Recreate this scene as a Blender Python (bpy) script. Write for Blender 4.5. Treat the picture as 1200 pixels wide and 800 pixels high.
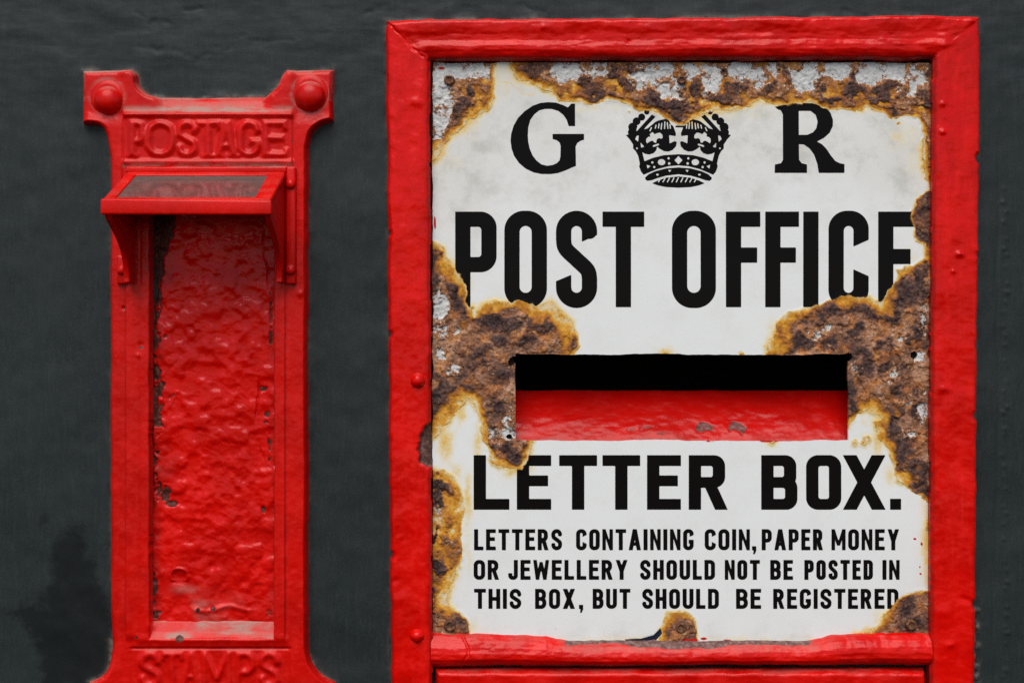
import bpy, bmesh, math, random
import numpy as np
from mathutils import Vector, Matrix

# ------------------------------------------------------------------ units
# all measures below are in "u": 1 u = 0.5 mm.  x to the right, y DOWN, h = height off the wall
S = 0.0005
D = 1500.0                       # camera distance from the wall, in u
scene = bpy.context.scene
for o in list(bpy.data.objects):
    bpy.data.objects.remove(o)

# ------------------------------------------------------------------ camera
cam_d = bpy.data.cameras.new('camera')
cam_d.sensor_width = 36.0
cam_d.lens = 36.0 * D / 1200.0
cam_d.clip_start = 0.01
cam_d.clip_end = 100.0
cam = bpy.data.objects.new('camera', cam_d)
scene.collection.objects.link(cam)
cam.location = (0, -D * S, 0)
cam.rotation_euler = (math.radians(90), 0, 0)
scene.camera = cam

# ------------------------------------------------------------------ light: soft overcast day
SUN_EL, SUN_AZ = 53.0, 10.0      # azimuth: degrees to the left of straight-out
w = bpy.data.worlds.new('World')
scene.world = w
w.use_nodes = True
wn = w.node_tree
bg = wn.nodes['Background']
sky = wn.nodes.new('ShaderNodeTexSky')
sky.sky_type = 'NISHITA'
sky.sun_disc = False
sky.sun_elevation = math.radians(SUN_EL)
sky.sun_rotation = math.radians(180 + SUN_AZ)
sky.air_density = 1.0
sky.dust_density = 1.0
sky.ozone_density = 0.3
wn.links.new(sky.outputs[0], bg.inputs[0])
bg.inputs[1].default_value = 0.05
sun_d = bpy.data.lights.new('sun', 'SUN')
sun_d.energy = 1.5
sun_d.angle = math.radians(50)
sun_d.color = (1.0, 0.95, 0.87)
sun = bpy.data.objects.new('sun', sun_d)
scene.collection.objects.link(sun)
_e, _a = math.radians(SUN_EL), math.radians(SUN_AZ)
sdir = Vector((-math.sin(_a) * math.cos(_e), -math.cos(_a) * math.cos(_e), math.sin(_e)))
sun.rotation_euler = sdir.to_track_quat('Z', 'Y').to_euler()
sun.location = sdir * 3
scene.view_settings.view_transform = 'Standard'
scene.view_settings.look = 'None'
scene.view_settings.exposure = 1.25
scene.view_settings.gamma = 1.0
scene.cycles.pixel_filter_width = 1.0
scene.cycles.use_denoising = False
scene.cycles.caustics_reflective = False
scene.cycles.caustics_refractive = False

# ------------------------------------------------------------------ numpy helpers
_tab = {}
def _t(seed):
    if seed not in _tab:
        _tab[seed] = np.random.RandomState(seed).rand(256, 256).astype(np.float32)
    return _tab[seed]
def vnoise(x, y, seed):
    ix = np.floor(x).astype(np.int64); iy = np.floor(y).astype(np.int64)
    fx = x - ix; fy = y - iy
    fx = fx * fx * fx * (fx * (fx * 6 - 15) + 10); fy = fy * fy * fy * (fy * (fy * 6 - 15) + 10)
    t = _t(seed)
    a = t[ix & 255, iy & 255]; b = t[(ix + 1) & 255, iy & 255]
    c = t[ix & 255, (iy + 1) & 255]; d = t[(ix + 1) & 255, (iy + 1) & 255]
    return (a * (1 - fx) + b * fx) * (1 - fy) + (c * (1 - fx) + d * fx) * fy
def fbm(X, Y, size, octv=4, seed=1, gain=0.5, stretch=1.0):
    """-1..1 about zero; size = feature size in u, stretch > 1 lengthens along y"""
    x = X / size; y = Y / (size * stretch)
    out = 0; amp = 1.0; tot = 0
    for k in range(octv):
        out = out + amp * (vnoise(x + 13.7 * k, y + 7.1 * k, seed + k) * 2 - 1)
        tot += amp; amp *= gain
        x, y = (x * 0.8 - y * 0.6) * 2.03, (x * 0.6 + y * 0.8) * 2.03
    return out / tot * 1.7
def sstep(a, b, v):
    t = np.clip((v - a) / (b - a), 0, 1)
    return t * t * (3 - 2 * t)
def sdf_poly(pts, X, Y):
    """signed distance, positive inside"""
    d2 = np.full(X.shape, 1e9); ins = np.zeros(X.shape, bool)
    n = len(pts)
    for i in range(n):
        ax, ay = pts[i]; bx, by = pts[(i + 1) % n]
        ex, ey = bx - ax, by - ay
        L = ex * ex + ey * ey
        if L < 1e-9: continue
        t = np.clip(((X - ax) * ex + (Y - ay) * ey) / L, 0, 1)
        d2 = np.minimum(d2, (X - ax - t * ex) ** 2 + (Y - ay - t * ey) ** 2)
        if ay != by:
            c = ((ay <= Y) & (by > Y)) | ((by <= Y) & (ay > Y))
            xi = ax + (Y - ay) * ex / ey
            ins ^= c & (X < xi)
    d = np.sqrt(d2)
    return np.where(ins, d, -d)
def spline(pts, closed=False, n=6):
    P = [np.array(p, float) for p in pts]; out = []
    m = len(P)
    for i in range(m if closed else m - 1):
        if closed: a, b, c, d = P[(i - 1) % m], P[i], P[(i + 1) % m], P[(i + 2) % m]
        else: a, b, c, d = P[max(i - 1, 0)], P[i], P[i + 1], P[min(i + 2, m - 1)]
        for k in range(n):
            t = k / n
            out.append(tuple(0.5 * ((2 * b) + (-a + c) * t + (2 * a - 5 * b + 4 * c - d) * t * t + (-a + 3 * b - 3 * c + d) * t ** 3)))
    if not closed: out.append(tuple(P[-1]))
    return out
class Field:
    """a signed distance field on a tensor grid, filled piece by piece"""
    def __init__(s, xs, ys, lo=-40.0):
        s.xs, s.ys = xs, ys; s.bias = 0.0; s.F = np.full((len(ys), len(xs)), float(lo))
    def win(s, x0, y0, x1, y1, m=12):
        i0, i1 = np.searchsorted(s.xs, (x0 - m, x1 + m)); j0, j1 = np.searchsorted(s.ys, (y0 - m, y1 + m))
        X, Y = np.meshgrid(s.xs[i0:i1], s.ys[j0:j1])
        return (slice(j0, j1), slice(i0, i1)), X, Y
    def put(s, bb, fn, sign=1, m=12):
        sl, X, Y = s.win(*bb, m=m)
        if X.size == 0: return
        v = fn(X, Y)
        s.F[sl] = np.maximum(s.F[sl], v) if sign > 0 else np.minimum(s.F[sl], -v - s.bias)
    def poly(s, pts, sign=1, m=12):
        a = np.array(pts)
        s.put((a[:, 0].min(), a[:, 1].min(), a[:, 0].max(), a[:, 1].max()), lambda X, Y: sdf_poly(pts, X, Y), sign, m)
    def disc(s, x, y, rx, ry=None, sign=1):
        ry = ry or rx
        s.put((x - rx, y - ry, x + rx, y + ry), lambda X, Y: (1 - np.hypot((X - x) / rx, (Y - y) / ry)) * min(rx, ry), sign)

# ------------------------------------------------------------------ lettering (signed distances of hand-built glyphs)
def box(X, Y, x0, y0, x1, y1):
    return np.minimum(np.minimum(X - x0, x1 - X), np.minimum(Y - y0, y1 - Y))
def rrect(X, Y, x0, y0, x1, y1, r):
    r = min(r, (x1 - x0) / 2 - .01, (y1 - y0) / 2 - .01)
    qx = np.abs(X - (x0 + x1) / 2) - (x1 - x0) / 2 + r; qy = np.abs(Y - (y0 + y1) / 2) - (y1 - y0) / 2 + r
    return -(np.hypot(np.maximum(qx, 0), np.maximum(qy, 0)) + np.minimum(np.maximum(qx, qy), 0) - r)
def stroke(X, Y, pts, t):
    d = np.full(X.shape, 1e9)
    for (ax, ay), (bx, by) in zip(pts[:-1], pts[1:]):
        ex, ey = bx - ax, by - ay; L = ex * ex + ey * ey + 1e-9
        k = np.clip(((X - ax) * ex + (Y - ay) * ey) / L, 0, 1)
        d = np.minimum(d, np.hypot(X - ax - k * ex, Y - ay - k * ey))
    return t / 2 - d
def halfplane(X, Y, px, py, nx, ny):
    l = math.hypot(nx, ny)
    return ((X - px) * nx + (Y - py) * ny) / l
def glyph(ch, X, Y, x0, y0, x1, y1, t, th, rnd=None):
    """condensed grotesque capitals; t = upright stroke, th = horizontal stroke"""
    w_, h = x1 - x0, y1 - y0
    mx, mn = np.maximum, np.minimum
    ro = rnd if rnd is not None else w_ * 0.46
    ri = max(ro - t * .85, t * .18)
    B = lambda a, b, c, d: box(X, Y, a, b, c, d)
    def ring(a, b, c, d, left_flat=False):
        if left_flat:
            o = mn(rrect(X, Y, a - 3 * ro, b, c, d, ro), X - a)
            i = mn(rrect(X, Y, a + t - 3 * ri, b + th, c - t, d - th, ri), X - a - t)
        else:
            o = rrect(X, Y, a, b, c, d, ro); i = rrect(X, Y, a + t, b + th, c - t, d - th, ri)
        return mn(o, -i)
    stem = B(x0, y0, x0 + t, y1)
    def diag(ax, bx, wd, ya=y0, yb=y1):          # a slanting stroke from top centre ax to bottom centre bx
        return sdf_poly([(ax - wd / 2, ya), (ax + wd / 2, ya), (bx + wd / 2, yb), (bx - wd / 2, yb)], X, Y)
    if ch == 'I': return B((x0 + x1 - t) / 2, y0, (x0 + x1 + t) / 2, y1)
    if ch == 'L': return mx(stem, B(x0, y1 - th, x1, y1))
    if ch == 'T': return mx(B(x0, y0, x1, y0 + th), B((x0 + x1 - t) / 2, y0, (x0 + x1 + t) / 2, y1))
    if ch in 'EF':
        m = y0 + h * (.47 if ch == 'E' else .455)
        g = mx(mx(stem, B(x0, y0, x1, y0 + th)), B(x0, m - th / 2, x1 - w_ * .09, m + th / 2))
        return mx(g, B(x0, y1 - th, x1, y1)) if ch == 'E' else g
    if ch == 'H': return mx(mx(stem, B(x1 - t, y0, x1, y1)), B(x0, y0 + h * .5 - th / 2, x1, y0 + h * .5 + th / 2))
    if ch == 'O': return ring(x0, y0, x1, y1)
    if ch == 'D': return mx(ring(x0, y0, x1, y1, True), stem)
    if ch == 'U':
        return mx(mn(ring(x0, y0 - h, x1, y1), Y - y0), -1e3)
    if ch == 'J':
        g = mn(ring(x0, y0 - h, x1, y1), Y - y0)
        return mn(g, mx(X - (x0 + x1) / 2, Y - (y0 + h * .66)))
    if ch == 'P': return mx(stem, ring(x0, y0, x1, y0 + h * .635, True))
    if ch == 'R':
        g = mx(stem, ring(x0, y0, x1 - w_ * .07, y0 + h * .60, True))
        return mx(g, diag(x0 + w_ * .52, x1 - t * .52, t * 1.02, y0 + h * .50))
    if ch == 'B':
        return mx(stem, mx(ring(x0, y0, x1 - w_ * .03, y0 + h * .5 + th * .5, True), ring(x0, y0 + h * .5 - th * .5, x1, y1, True)))
    if ch in 'CG':
        g = ring(x0, y0, x1, y1)
        a, b = y0 + h * .37, y0 + h * (.60 if ch == 'C' else .50)
        cut = mn(halfplane(X, Y, x1, a - t * .45, .45, 1), halfplane(X, Y, x1, b + (t * .45 if ch == 'C' else 0), .45 if ch == 'C' else 0, -1))
        g = mn(g, -mn(cut, X - (x0 + x1) / 2))
        if ch == 'G': g = mx(g, B(x0 + w_ * .52, b, x1, b + th)); 
        return g
    if ch == 'S':
        r = min((w_ - t) / 2, h * .21); xl, xr, yt, yb = x0 + t / 2, x1 - t / 2, y0 + th / 2, y1 - th / 2
        arc = lambda cx, cy, a0, a1: [(cx + r * math.cos(math.radians(a0 + (a1 - a0) * k / 8)), cy + r * math.sin(math.radians(a0 + (a1 - a0) * k / 8))) for k in range(9)]
        p = [(xr, y0 + h * .42)] + arc(xr - r, yt + r, 0, -90) + arc(xl + r, yt + r, -90, -180)
        p += spline([(xl, y0 + h * .30), (xl + w_ * .05, y0 + h * .39), ((xl + xr) / 2, y0 + h * .50), (xr - w_ * .05, y0 + h * .61), (xr, y0 + h * .70)], n=5)
        p += arc(xr - r, yb - r, 0, 90) + arc(xl + r, yb - r, 90, 180) + [(xl, y0 + h * .58)]
        tt = (t + th) / 2
        a_ = mn(stroke(X, Y, p[:2], tt), halfplane(X, Y, xr, y0 + h * .285, -.41, -.91))
        b_ = mn(stroke(X, Y, p[-2:], tt), halfplane(X, Y, xl, y0 + h * .69, .39, .92))
        a_ = mn(a_, y0 + h * .45 - Y); b_ = mn(b_, Y - y0 - h * .55)
        return mx(stroke(X, Y, p[1:-1], tt), mx(a_, b_))
    if ch == 'N':
        t = t * .86
        return mx(mx(B(x0, y0, x0 + t, y1), B(x1 - t, y0, x1, y1)), diag(x0 + t * .50, x1 - t * .50, t * .84))
    if ch == 'M':
        m = (x0 + x1) / 2; t = t * .88
        g = mx(B(x0, y0, x0 + t, y1), B(x1 - t, y0, x1, y1))
        return mx(g, mx(diag(x0 + t * .5, m, t * .85, y0, y0 + h * .78), diag(x1 - t * .5, m, t * .85, y0, y0 + h * .78)))
    if ch == 'W':
        a = x0 + w_ * .28; b = x1 - w_ * .28; m = (x0 + x1) / 2
        return mx(mx(diag(x0 + t * .45, a, t * .9), diag(m, a, t * .75, y0 + h * .1)), mx(diag(m, b, t * .75, y0 + h * .1), diag(x1 - t * .45, b, t * .9)))
    if ch == 'A':
        m = (x0 + x1) / 2
        return mx(mx(diag(m, x0 + t * .5, t), diag(m, x1 - t * .5, t)), B(x0 + w_ * .22, y0 + h * .62, x1 - w_ * .22, y0 + h * .62 + th * .9))
    if ch == 'V':
        m = (x0 + x1) / 2
        return mx(diag(x0 + t * .5, m, t), diag(x1 - t * .5, m, t))
    if ch == 'Y':
        m = (x0 + x1) / 2
        return mx(mx(diag(x0 + t * .55, m, t, y0, y0 + h * .58), diag(x1 - t * .55, m, t, y0, y0 + h * .58)), B(m - t / 2, y0 + h * .54, m + t / 2, y1))
    if ch == 'X': return mx(diag(x0 + t * .56, x1 - t * .56, t * 1.12), diag(x1 - t * .56, x0 + t * .56, t * 1.12))
    if ch == '.': return B(x0, y1 - w_, x1, y1)
    if ch == ',': return sdf_poly([(x0 - .2, y1 - t), (x0 + t, y1 - t), (x0 + t, y1 + t * .1), (x0 + t * .62, y1 + t * .95), (x0 + t * .2, y1 + t * .95), (x0 + t * .35, y1 + .2), (x0 - .2, y1)], X, Y)
    raise KeyError(ch)
WID = dict(I=.50, M=1.30, W=1.42, A=1.16, L=.86, E=.90, F=.88, T=1.0, J=.86, Y=1.1, X=1.1)
def word(F, text, x0, x1, y0, y1, t, th, gap=None):
    """spread the letters of a word from x0 to x1"""
    ws = [WID.get(c, 1.0) for c in text]
    gap = gap if gap is not None else 2.6
    fixed = sum(t for c in text if c == 'I')
    rest = sum(a for a, c in zip(ws, text) if c != 'I')
    k = (x1 - x0 - gap * (len(text) - 1) - fixed) / max(rest, .01)
    x = x0
    for c, a in zip(text, ws):
        wd = t if c == 'I' else a * k
        F.put((x, y0, x + wd, y1), lambda X, Y: glyph(c, X, Y, x, y0, x + wd, y1, t, th))
        x += wd + gap

# ------------------------------------------------------------------ scene-building helpers
C = scene.collection
def W3(x, y, h):
    """true place (u) to world"""
    return ((x - 600) * S, -h * S, (400 - y) * S)
def T(px, py, h):
    """what stands at height h and was measured against the wall plane at (px, py)"""
    k = (D - h) / D
    return 600 + (px - 600) * k, 400 + (py - 400) * k
def thing(name, label, cat, loc):
    o = bpy.data.objects.new(name, None); C.objects.link(o)
    o.location = loc; o.empty_display_size = .05
    o['label'] = label; o['category'] = cat
    return o
def attach(o, parent):
    if parent is None: return
    o.parent = parent
    # geometry is kept in world measures: a thing's own place is undone once, parts lie at the origin
    o.matrix_parent_inverse = Matrix.Translation(-parent.location)
def link(name, me, mat, parent=None, label=None):
    o = bpy.data.objects.new(name, me); C.objects.link(o)
    if mat: me.materials.append(mat)
    attach(o, parent)
    if label: o['label'] = label
    return o
def relief(name, xs, ys, H, mat, parent=None, hn=0.0, keep=None, attrs=None, back=6.0, label=None, shift=None):
    """a surface with height H(y,x) over a tensor grid; its rims are carried back by `back` so it has thickness.
    xs, ys were measured at height hn."""
    ny, nx = H.shape
    k = (D - hn) / D
    X, Y = np.meshgrid(xs, ys)
    X = 600 + (X - 600) * k; Y = 400 + (Y - 400) * k
    if shift is not None: X = X + shift[0]; Y = Y + shift[1]
    V = np.empty((ny * nx, 3), np.float32)
    V[:, 0] = ((X - 600) * S).ravel(); V[:, 1] = (-H * S).ravel(); V[:, 2] = ((400 - Y) * S).ravel()
    if keep is None: keep = np.ones((ny - 1, nx - 1), bool)
    j, i = np.nonzero(keep)
    a = j * nx + i
    Q = np.stack([a, a + nx, a + nx + 1, a + 1], 1)
    # open edges -> rim walls
    ed = {}
    pad = np.zeros((ny + 1, nx + 1), bool); pad[1:-1, 1:-1] = keep
    rim = []
    jj, ii = np.nonzero(pad[1:-1, 1:-1] & ~pad[:-2, 1:-1]); rim.append(np.stack([jj * nx + ii + 1, jj * nx + ii], 1)[:, ::-1])
    jj, ii = np.nonzero(pad[1:-1, 1:-1] & ~pad[2:, 1:-1]); rim.append(np.stack([(jj + 1) * nx + ii, (jj + 1) * nx + ii + 1], 1)[:, ::-1])
    jj, ii = np.nonzero(pad[1:-1, 1:-1] & ~pad[1:-1, :-2]); rim.append(np.stack([jj * nx + ii, (jj + 1) * nx + ii], 1)[:, ::-1])
    jj, ii = np.nonzero(pad[1:-1, 1:-1] & ~pad[1:-1, 2:]); rim.append(np.stack([(jj + 1) * nx + ii + 1, jj * nx + ii + 1], 1)[:, ::-1])
    R = np.concatenate(rim) if rim else np.zeros((0, 2), int)
    # the top rim was wound the other way
    ntop = len(rim[0]); R[:ntop] = R[:ntop, ::-1]
    R[:ntop] = R[:ntop, ::-1]
    rv = np.unique(R)
    dup_top = np.arange(len(rv)) + ny * nx          # own copy of the rim so that the shading breaks there
    dup_bot = dup_top + len(rv)
    mp = np.zeros(ny * nx, int); mp[rv] = np.arange(len(rv))
    Vt = V[rv].copy(); Vb = V[rv].copy(); Vb[:, 1] += back * S
    RQ = np.stack([dup_top[mp[R[:, 0]]], dup_top[mp[R[:, 1]]], dup_bot[mp[R[:, 1]]], dup_bot[mp[R[:, 0]]]], 1)
    allV = np.concatenate([V, Vt, Vb]); allQ = np.concatenate([Q, RQ])
    src = np.concatenate([np.arange(ny * nx), rv, rv])
    used = np.zeros(len(allV), bool); used[allQ.ravel()] = True
    new = np.cumsum(used) - 1
    allV = allV[used]; allQ = new[allQ]; src = src[used]
    me = bpy.data.meshes.new(name)
    me.vertices.add(len(allV)); me.vertices.foreach_set('co', allV.ravel())
    me.loops.add(allQ.size); me.loops.foreach_set('vertex_index', allQ.ravel().astype(np.int32))
    me.polygons.add(len(allQ))
    me.polygons.foreach_set('loop_start', np.arange(0, allQ.size, 4, dtype=np.int32))
    me.polygons.foreach_set('use_smooth', np.ones(len(allQ), bool))
    me.update(calc_edges=True)
    me.validate()
    for n_, A in (attrs or {}).items():
        at = me.attributes.new(n_, 'FLOAT', 'POINT')
        at.data.foreach_set('value', A.astype(np.float32).ravel()[src])
    return link(name, me, mat, parent, label)
def bm_obj(name, bm, mat, parent=None, bevel=0.0, seg=3, smooth=True, label=None):
    me = bpy.data.meshes.new(name)
    bmesh.ops.recalc_face_normals(bm, faces=bm.faces[:])
    bm.to_mesh(me); bm.free()
    if smooth: me.polygons.foreach_set('use_smooth', np.ones(len(me.polygons), bool))
    o = link(name, me, mat, parent, label)
    if bevel:
        m = o.modifiers.new('bevel', 'BEVEL'); m.width = bevel * S; m.segments = seg; m.limit_method = 'ANGLE'; m.angle_limit = math.radians(40)
        m.harden_normals = False
    return o
def prism_pts(bm, A, B):
    """closed solid between two matching loops of world points"""
    va = [bm.verts.new(p) for p in A]; vb = [bm.verts.new(p) for p in B]
    n = len(va)
    bm.faces.new(va); bm.faces.new(vb[::-1])
    for i in range(n): bm.faces.new((va[i], vb[i], vb[(i + 1) % n], va[(i + 1) % n]))
def dome(bm, x, y, h, prof, n=28, wob=0.0, seed=0):
    """turned button: prof = [(radius, height)...] from rim to crown, axis off the wall"""
    rnd = random.Random(seed); ph = rnd.random() * 6
    rows = []
    for r, z in prof[:-1]:
        rows.append([bm.verts.new(W3(x + r * (1 + wob * math.sin(2 * a + ph)) * math.cos(a), y + r * (1 + wob * math.cos(3 * a + ph)) * math.sin(a), h + z)) for a in [2 * math.pi * k / n for k in range(n)]])
    top = bm.verts.new(W3(x, y, h + prof[-1][1]))
    for a, b in zip(rows[:-1], rows[1:]):
        for k in range(n): bm.faces.new((a[k], a[(k + 1) % n], b[(k + 1) % n], b[k]))
    for k in range(n): bm.faces.new((rows[-1][k], rows[-1][(k + 1) % n], top))
    bm.faces.new(rows[0][::-1])

# ------------------------------------------------------------------ material helpers
class NT:
    def __init__(s, name):
        s.m = bpy.data.materials.new(name); s.m.use_nodes = True
        s.t = s.m.node_tree; s.t.nodes.clear()
        s.out = s.t.nodes.new('ShaderNodeOutputMaterial')
        tc = s.t.nodes.new('ShaderNodeTexCoord')
        mp = s.t.nodes.new('ShaderNodeVectorMath'); mp.operation = 'SCALE'; mp.inputs['Scale'].default_value = 1 / S
        s.t.links.new(tc.outputs['Object'], mp.inputs[0]); s.P = mp.outputs[0]
    def set(s, sock, v):
        if isinstance(v, bpy.types.NodeSocket): s.t.links.new(v, sock)
        elif isinstance(v, (tuple, list)) and len(v) == 3 and sock.type == 'RGBA': sock.default_value = (*v, 1)
        else: sock.default_value = v
    def attr(s, n):
        a = s.t.nodes.new('ShaderNodeAttribute'); a.attribute_name = n; a.attribute_type = 'GEOMETRY'; return a.outputs['Fac']
    def math(s, op, a, b=0.0, c=None, clamp=False):
        n = s.t.nodes.new('ShaderNodeMath'); n.operation = op; n.use_clamp = clamp
        s.set(n.inputs[0], a); s.set(n.inputs[1], b)
        if c is not None: s.set(n.inputs[2], c)
        return n.outputs[0]
    def noise(s, size, detail=4, rough=.55, stretch=(1, 1, 1), dist=0.0):
        mp = s.t.nodes.new('ShaderNodeVectorMath'); mp.operation = 'MULTIPLY'
        s.set(mp.inputs[0], s.P); mp.inputs[1].default_value = tuple(1 / (size * k) for k in stretch)
        n = s.t.nodes.new('ShaderNodeTexNoise'); n.inputs['Scale'].default_value = 1.0
        n.inputs['Detail'].default_value = detail; n.inputs['Roughness'].default_value = rough; n.inputs['Distortion'].default_value = dist
        s.set(n.inputs['Vector'], mp.outputs[0]); return n.outputs['Fac']
    def sstep(s, v, a, b, lo=0.0, hi=1.0):
        n = s.t.nodes.new('ShaderNodeMapRange'); n.interpolation_type = 'SMOOTHSTEP'
        s.set(n.inputs['Value'], v); n.inputs['From Min'].default_value = a; n.inputs['From Max'].default_value = b
        n.inputs['To Min'].default_value = lo; n.inputs['To Max'].default_value = hi
        return n.outputs[0]
    def ramp(s, v, stops):
        n = s.t.nodes.new('ShaderNodeValToRGB'); e = n.color_ramp.elements
        while len(e) < len(stops): e.new(1.0)
        for el, (p, c) in zip(e, stops): el.position = p; el.color = (*c, 1)
        s.set(n.inputs[0], v); return n.outputs[0]
    def mix(s, f, a, b, blend='MIX'):
        n = s.t.nodes.new('ShaderNodeMix'); n.data_type = 'RGBA'; n.blend_type = blend
        s.set(n.inputs[0], f); s.set(n.inputs[6], a); s.set(n.inputs[7], b); return n.outputs[2]
    def bump(s, h, dist, strength=1.0, normal=None):
        n = s.t.nodes.new('ShaderNodeBump'); n.inputs['Distance'].default_value = dist * S; n.inputs['Strength'].default_value = strength
        s.set(n.inputs['Height'], h)
        if normal is not None: s.set(n.inputs['Normal'], normal)
        return n.outputs[0]
    def normal_z(s):
        g = s.t.nodes.new('ShaderNodeNewGeometry'); x = s.t.nodes.new('ShaderNodeSeparateXYZ')
        s.t.links.new(g.outputs['Normal'], x.inputs[0]); return x.outputs['Z']
    def principled(s, **k):
        p = s.t.nodes.new('ShaderNodeBsdfPrincipled')
        for n, v in k.items(): s.set(p.inputs[n.replace('_', ' ')], v)
        s.t.links.new(p.outputs[0], s.out.inputs[0]); return p

def red_paint(name, base=(.50, .006, .008), dust=.5, rough=.34, grain=(1, 1, 1), under=((.030, .015, .012), (.095, .042, .033), (.19, .115, .092)), lump=.6):
    m = NT(name)
    big = m.noise(70, 4); mid = m.noise(16, 5, .6, grain); fine = m.noise(3.2, 4, .6, grain)
    dark = tuple(c * .80 for c in base); lite = (min(base[0] * 1.14, 1), base[1] * 1.8 + .004, base[2] * 1.8 + .004)
    col = m.mix(m.sstep(big, .35, .65), dark, base)
    col = m.mix(m.sstep(mid, .45, .75, 0, .6), col, lite)
    # brown bare patches, chips and grime (their own shapes)
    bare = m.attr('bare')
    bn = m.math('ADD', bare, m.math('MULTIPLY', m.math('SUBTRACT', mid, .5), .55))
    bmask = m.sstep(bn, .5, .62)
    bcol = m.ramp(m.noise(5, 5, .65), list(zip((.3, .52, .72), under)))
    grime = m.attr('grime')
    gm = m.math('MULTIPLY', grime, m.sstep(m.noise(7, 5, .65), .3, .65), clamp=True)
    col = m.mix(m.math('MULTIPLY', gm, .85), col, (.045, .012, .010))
    # pale dust on ledges
    nz = m.normal_z()
    dn = m.math('MULTIPLY', m.sstep(nz, .45, .95), m.sstep(m.math('ADD', m.noise(22, 5, .6, (2.2, 1, 1)), m.math('MULTIPLY', fine, .3)), .55, .8), clamp=True)
    dd = m.math('ADD', m.math('MULTIPLY', dn, dust), m.math('MULTIPLY', m.attr('dust'), m.sstep(m.noise(12, 6, .7, (2.5, 1, 1)), .34, .62)), clamp=True)
    col = m.mix(m.math('MULTIPLY', dd, .75), col, (.30, .25, .21))
    col = m.mix(bmask, col, bcol)
    # rare small nicks
    nick = m.sstep(m.noise(6.5, 2, .5), .81, .84)
    col = m.mix(m.math('MULTIPLY', nick, .6), col, (.13, .035, .03))
    r = m.math('ADD', rough, m.math('MULTIPLY', m.math('ADD', bmask, dd), .35))
    r = m.math('ADD', r, m.math('MULTIPLY', m.math('SUBTRACT', mid, .5), .25), clamp=True)
    h = m.math('ADD', m.math('MULTIPLY', mid, .9), m.math('ADD', m.math('MULTIPLY', fine, .35), m.math('MULTIPLY', m.noise(6.5, 5, .65), .45)))
    h = m.math('SUBTRACT', h, m.math('MULTIPLY', bmask, .6))
    n1 = m.bump(h, lump, .5)
    m.principled(Base_Color=col, Roughness=r, Normal=n1, Specular_IOR_Level=.18)
    return m.m
RED_FRAME = red_paint('red gloss paint brushed upright', (.61, .0026, .0009), dust=.22, rough=.25, grain=(.7, 1, 3.2))
RED_RAIL = red_paint('red gloss paint brushed level', (.585, .0030, .0012), dust=.22, rough=.25, grain=(2.2, 1, .8), under=((.06, .028, .024), (.155, .080, .070), (.25, .175, .155)))
RED_CAST = red_paint('red gloss paint on cast iron', (.56, .0034, .0016), dust=.65, rough=.30, grain=(.8, 1, 2.2), lump=.5)
RED_HOOD = red_paint('red gloss paint of the hood', (.59, .0034, .0012), dust=.12, rough=.30)
RED_ROUGH = red_paint('rough crusted red paint', (.58, .0030, .0014), dust=.30, rough=.25, lump=.28, under=((.022, .007, .005), (.075, .016, .011), (.16, .058, .044)))
RED_CHUTE = red_paint('worn red paint of the chute', (.44, .0020, .0008), dust=.02, rough=.24, grain=(2.5, 1, 1), under=((.06, .018, .016), (.15, .050, .044), (.24, .13, .11)), lump=.45)

def wall_paint():
    m = NT('dark slate wall paint')
    big = m.noise(150, 5, .6); streak = m.noise(11, 6, .7, (1, 1, 9), .8); hor = m.noise(14, 6, .65, (5, 1, 1), .6); fine = m.noise(2.0, 3, .6); hair = m.noise(3.0, 5, .7, (1, 1, 9), .5)
    col = m.mix(m.sstep(big, .3, .7), (.0112, .0165, .0174), (.0155, .0214, .0222))
    col = m.mix(m.sstep(streak, .45, .80, 0, .35), col, (.028, .034, .0355))
    col = m.mix(m.sstep(m.noise(40, 6, .7, (1, 1, 2.5)), .56, .72, 0, .5), col, (.0115, .0145, .0155))
    col = m.mix(m.sstep(hair, .48, .72, 0, .5), col, (.027, .033, .033))
    col = m.mix(m.sstep(m.noise(1.7, 3, .75), .50, .68, 0, .65), col, (.031, .0375, .038))
    col = m.mix(m.sstep(m.noise(4, 5, .7), .60, .72, 0, .5), col, (.010, .0125, .0135))
    damp = m.math('ADD', m.attr('damp'), m.math('MULTIPLY', m.math('SUBTRACT', m.noise(22, 8, .72), .5), 2.0))
    dm = m.sstep(damp, .25, .85)
    col = m.mix(m.math('MULTIPLY', dm, .8), col, (.0050, .0062, .0066))
    halo = m.math('MULTIPLY', m.attr('halo'), m.sstep(m.noise(8, 6, .7), .28, .68), clamp=True)
    col = m.mix(m.math('MULTIPLY', halo, .85), col, (.19, .165, .14))
    fleck = m.sstep(m.noise(5.5, 2, .5), .795, .83)
    col = m.mix(m.math('MULTIPLY', fleck, .7), col, (.16, .16, .15))
    top = m.attr('top')
    h = m.math('ADD', m.math('MULTIPLY', streak, m.math('SUBTRACT', 1.0, m.math('MULTIPLY', top, .8))), m.math('MULTIPLY', hor, m.math('ADD', .08, top)))
    h = m.math('ADD', h, m.math('ADD', m.math('MULTIPLY', fine, .5), m.math('MULTIPLY', hair, .5)))
    r = m.math('SUBTRACT', m.math('ADD', .50, m.math('MULTIPLY', m.math('SUBTRACT', big, .5), .3)), m.math('MULTIPLY', dm, .05))
    m.principled(Base_Color=col, Roughness=r, Normal=m.bump(h, .6, .45), Specular_IOR_Level=.2)
    return m.m
WALL = wall_paint()

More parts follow.
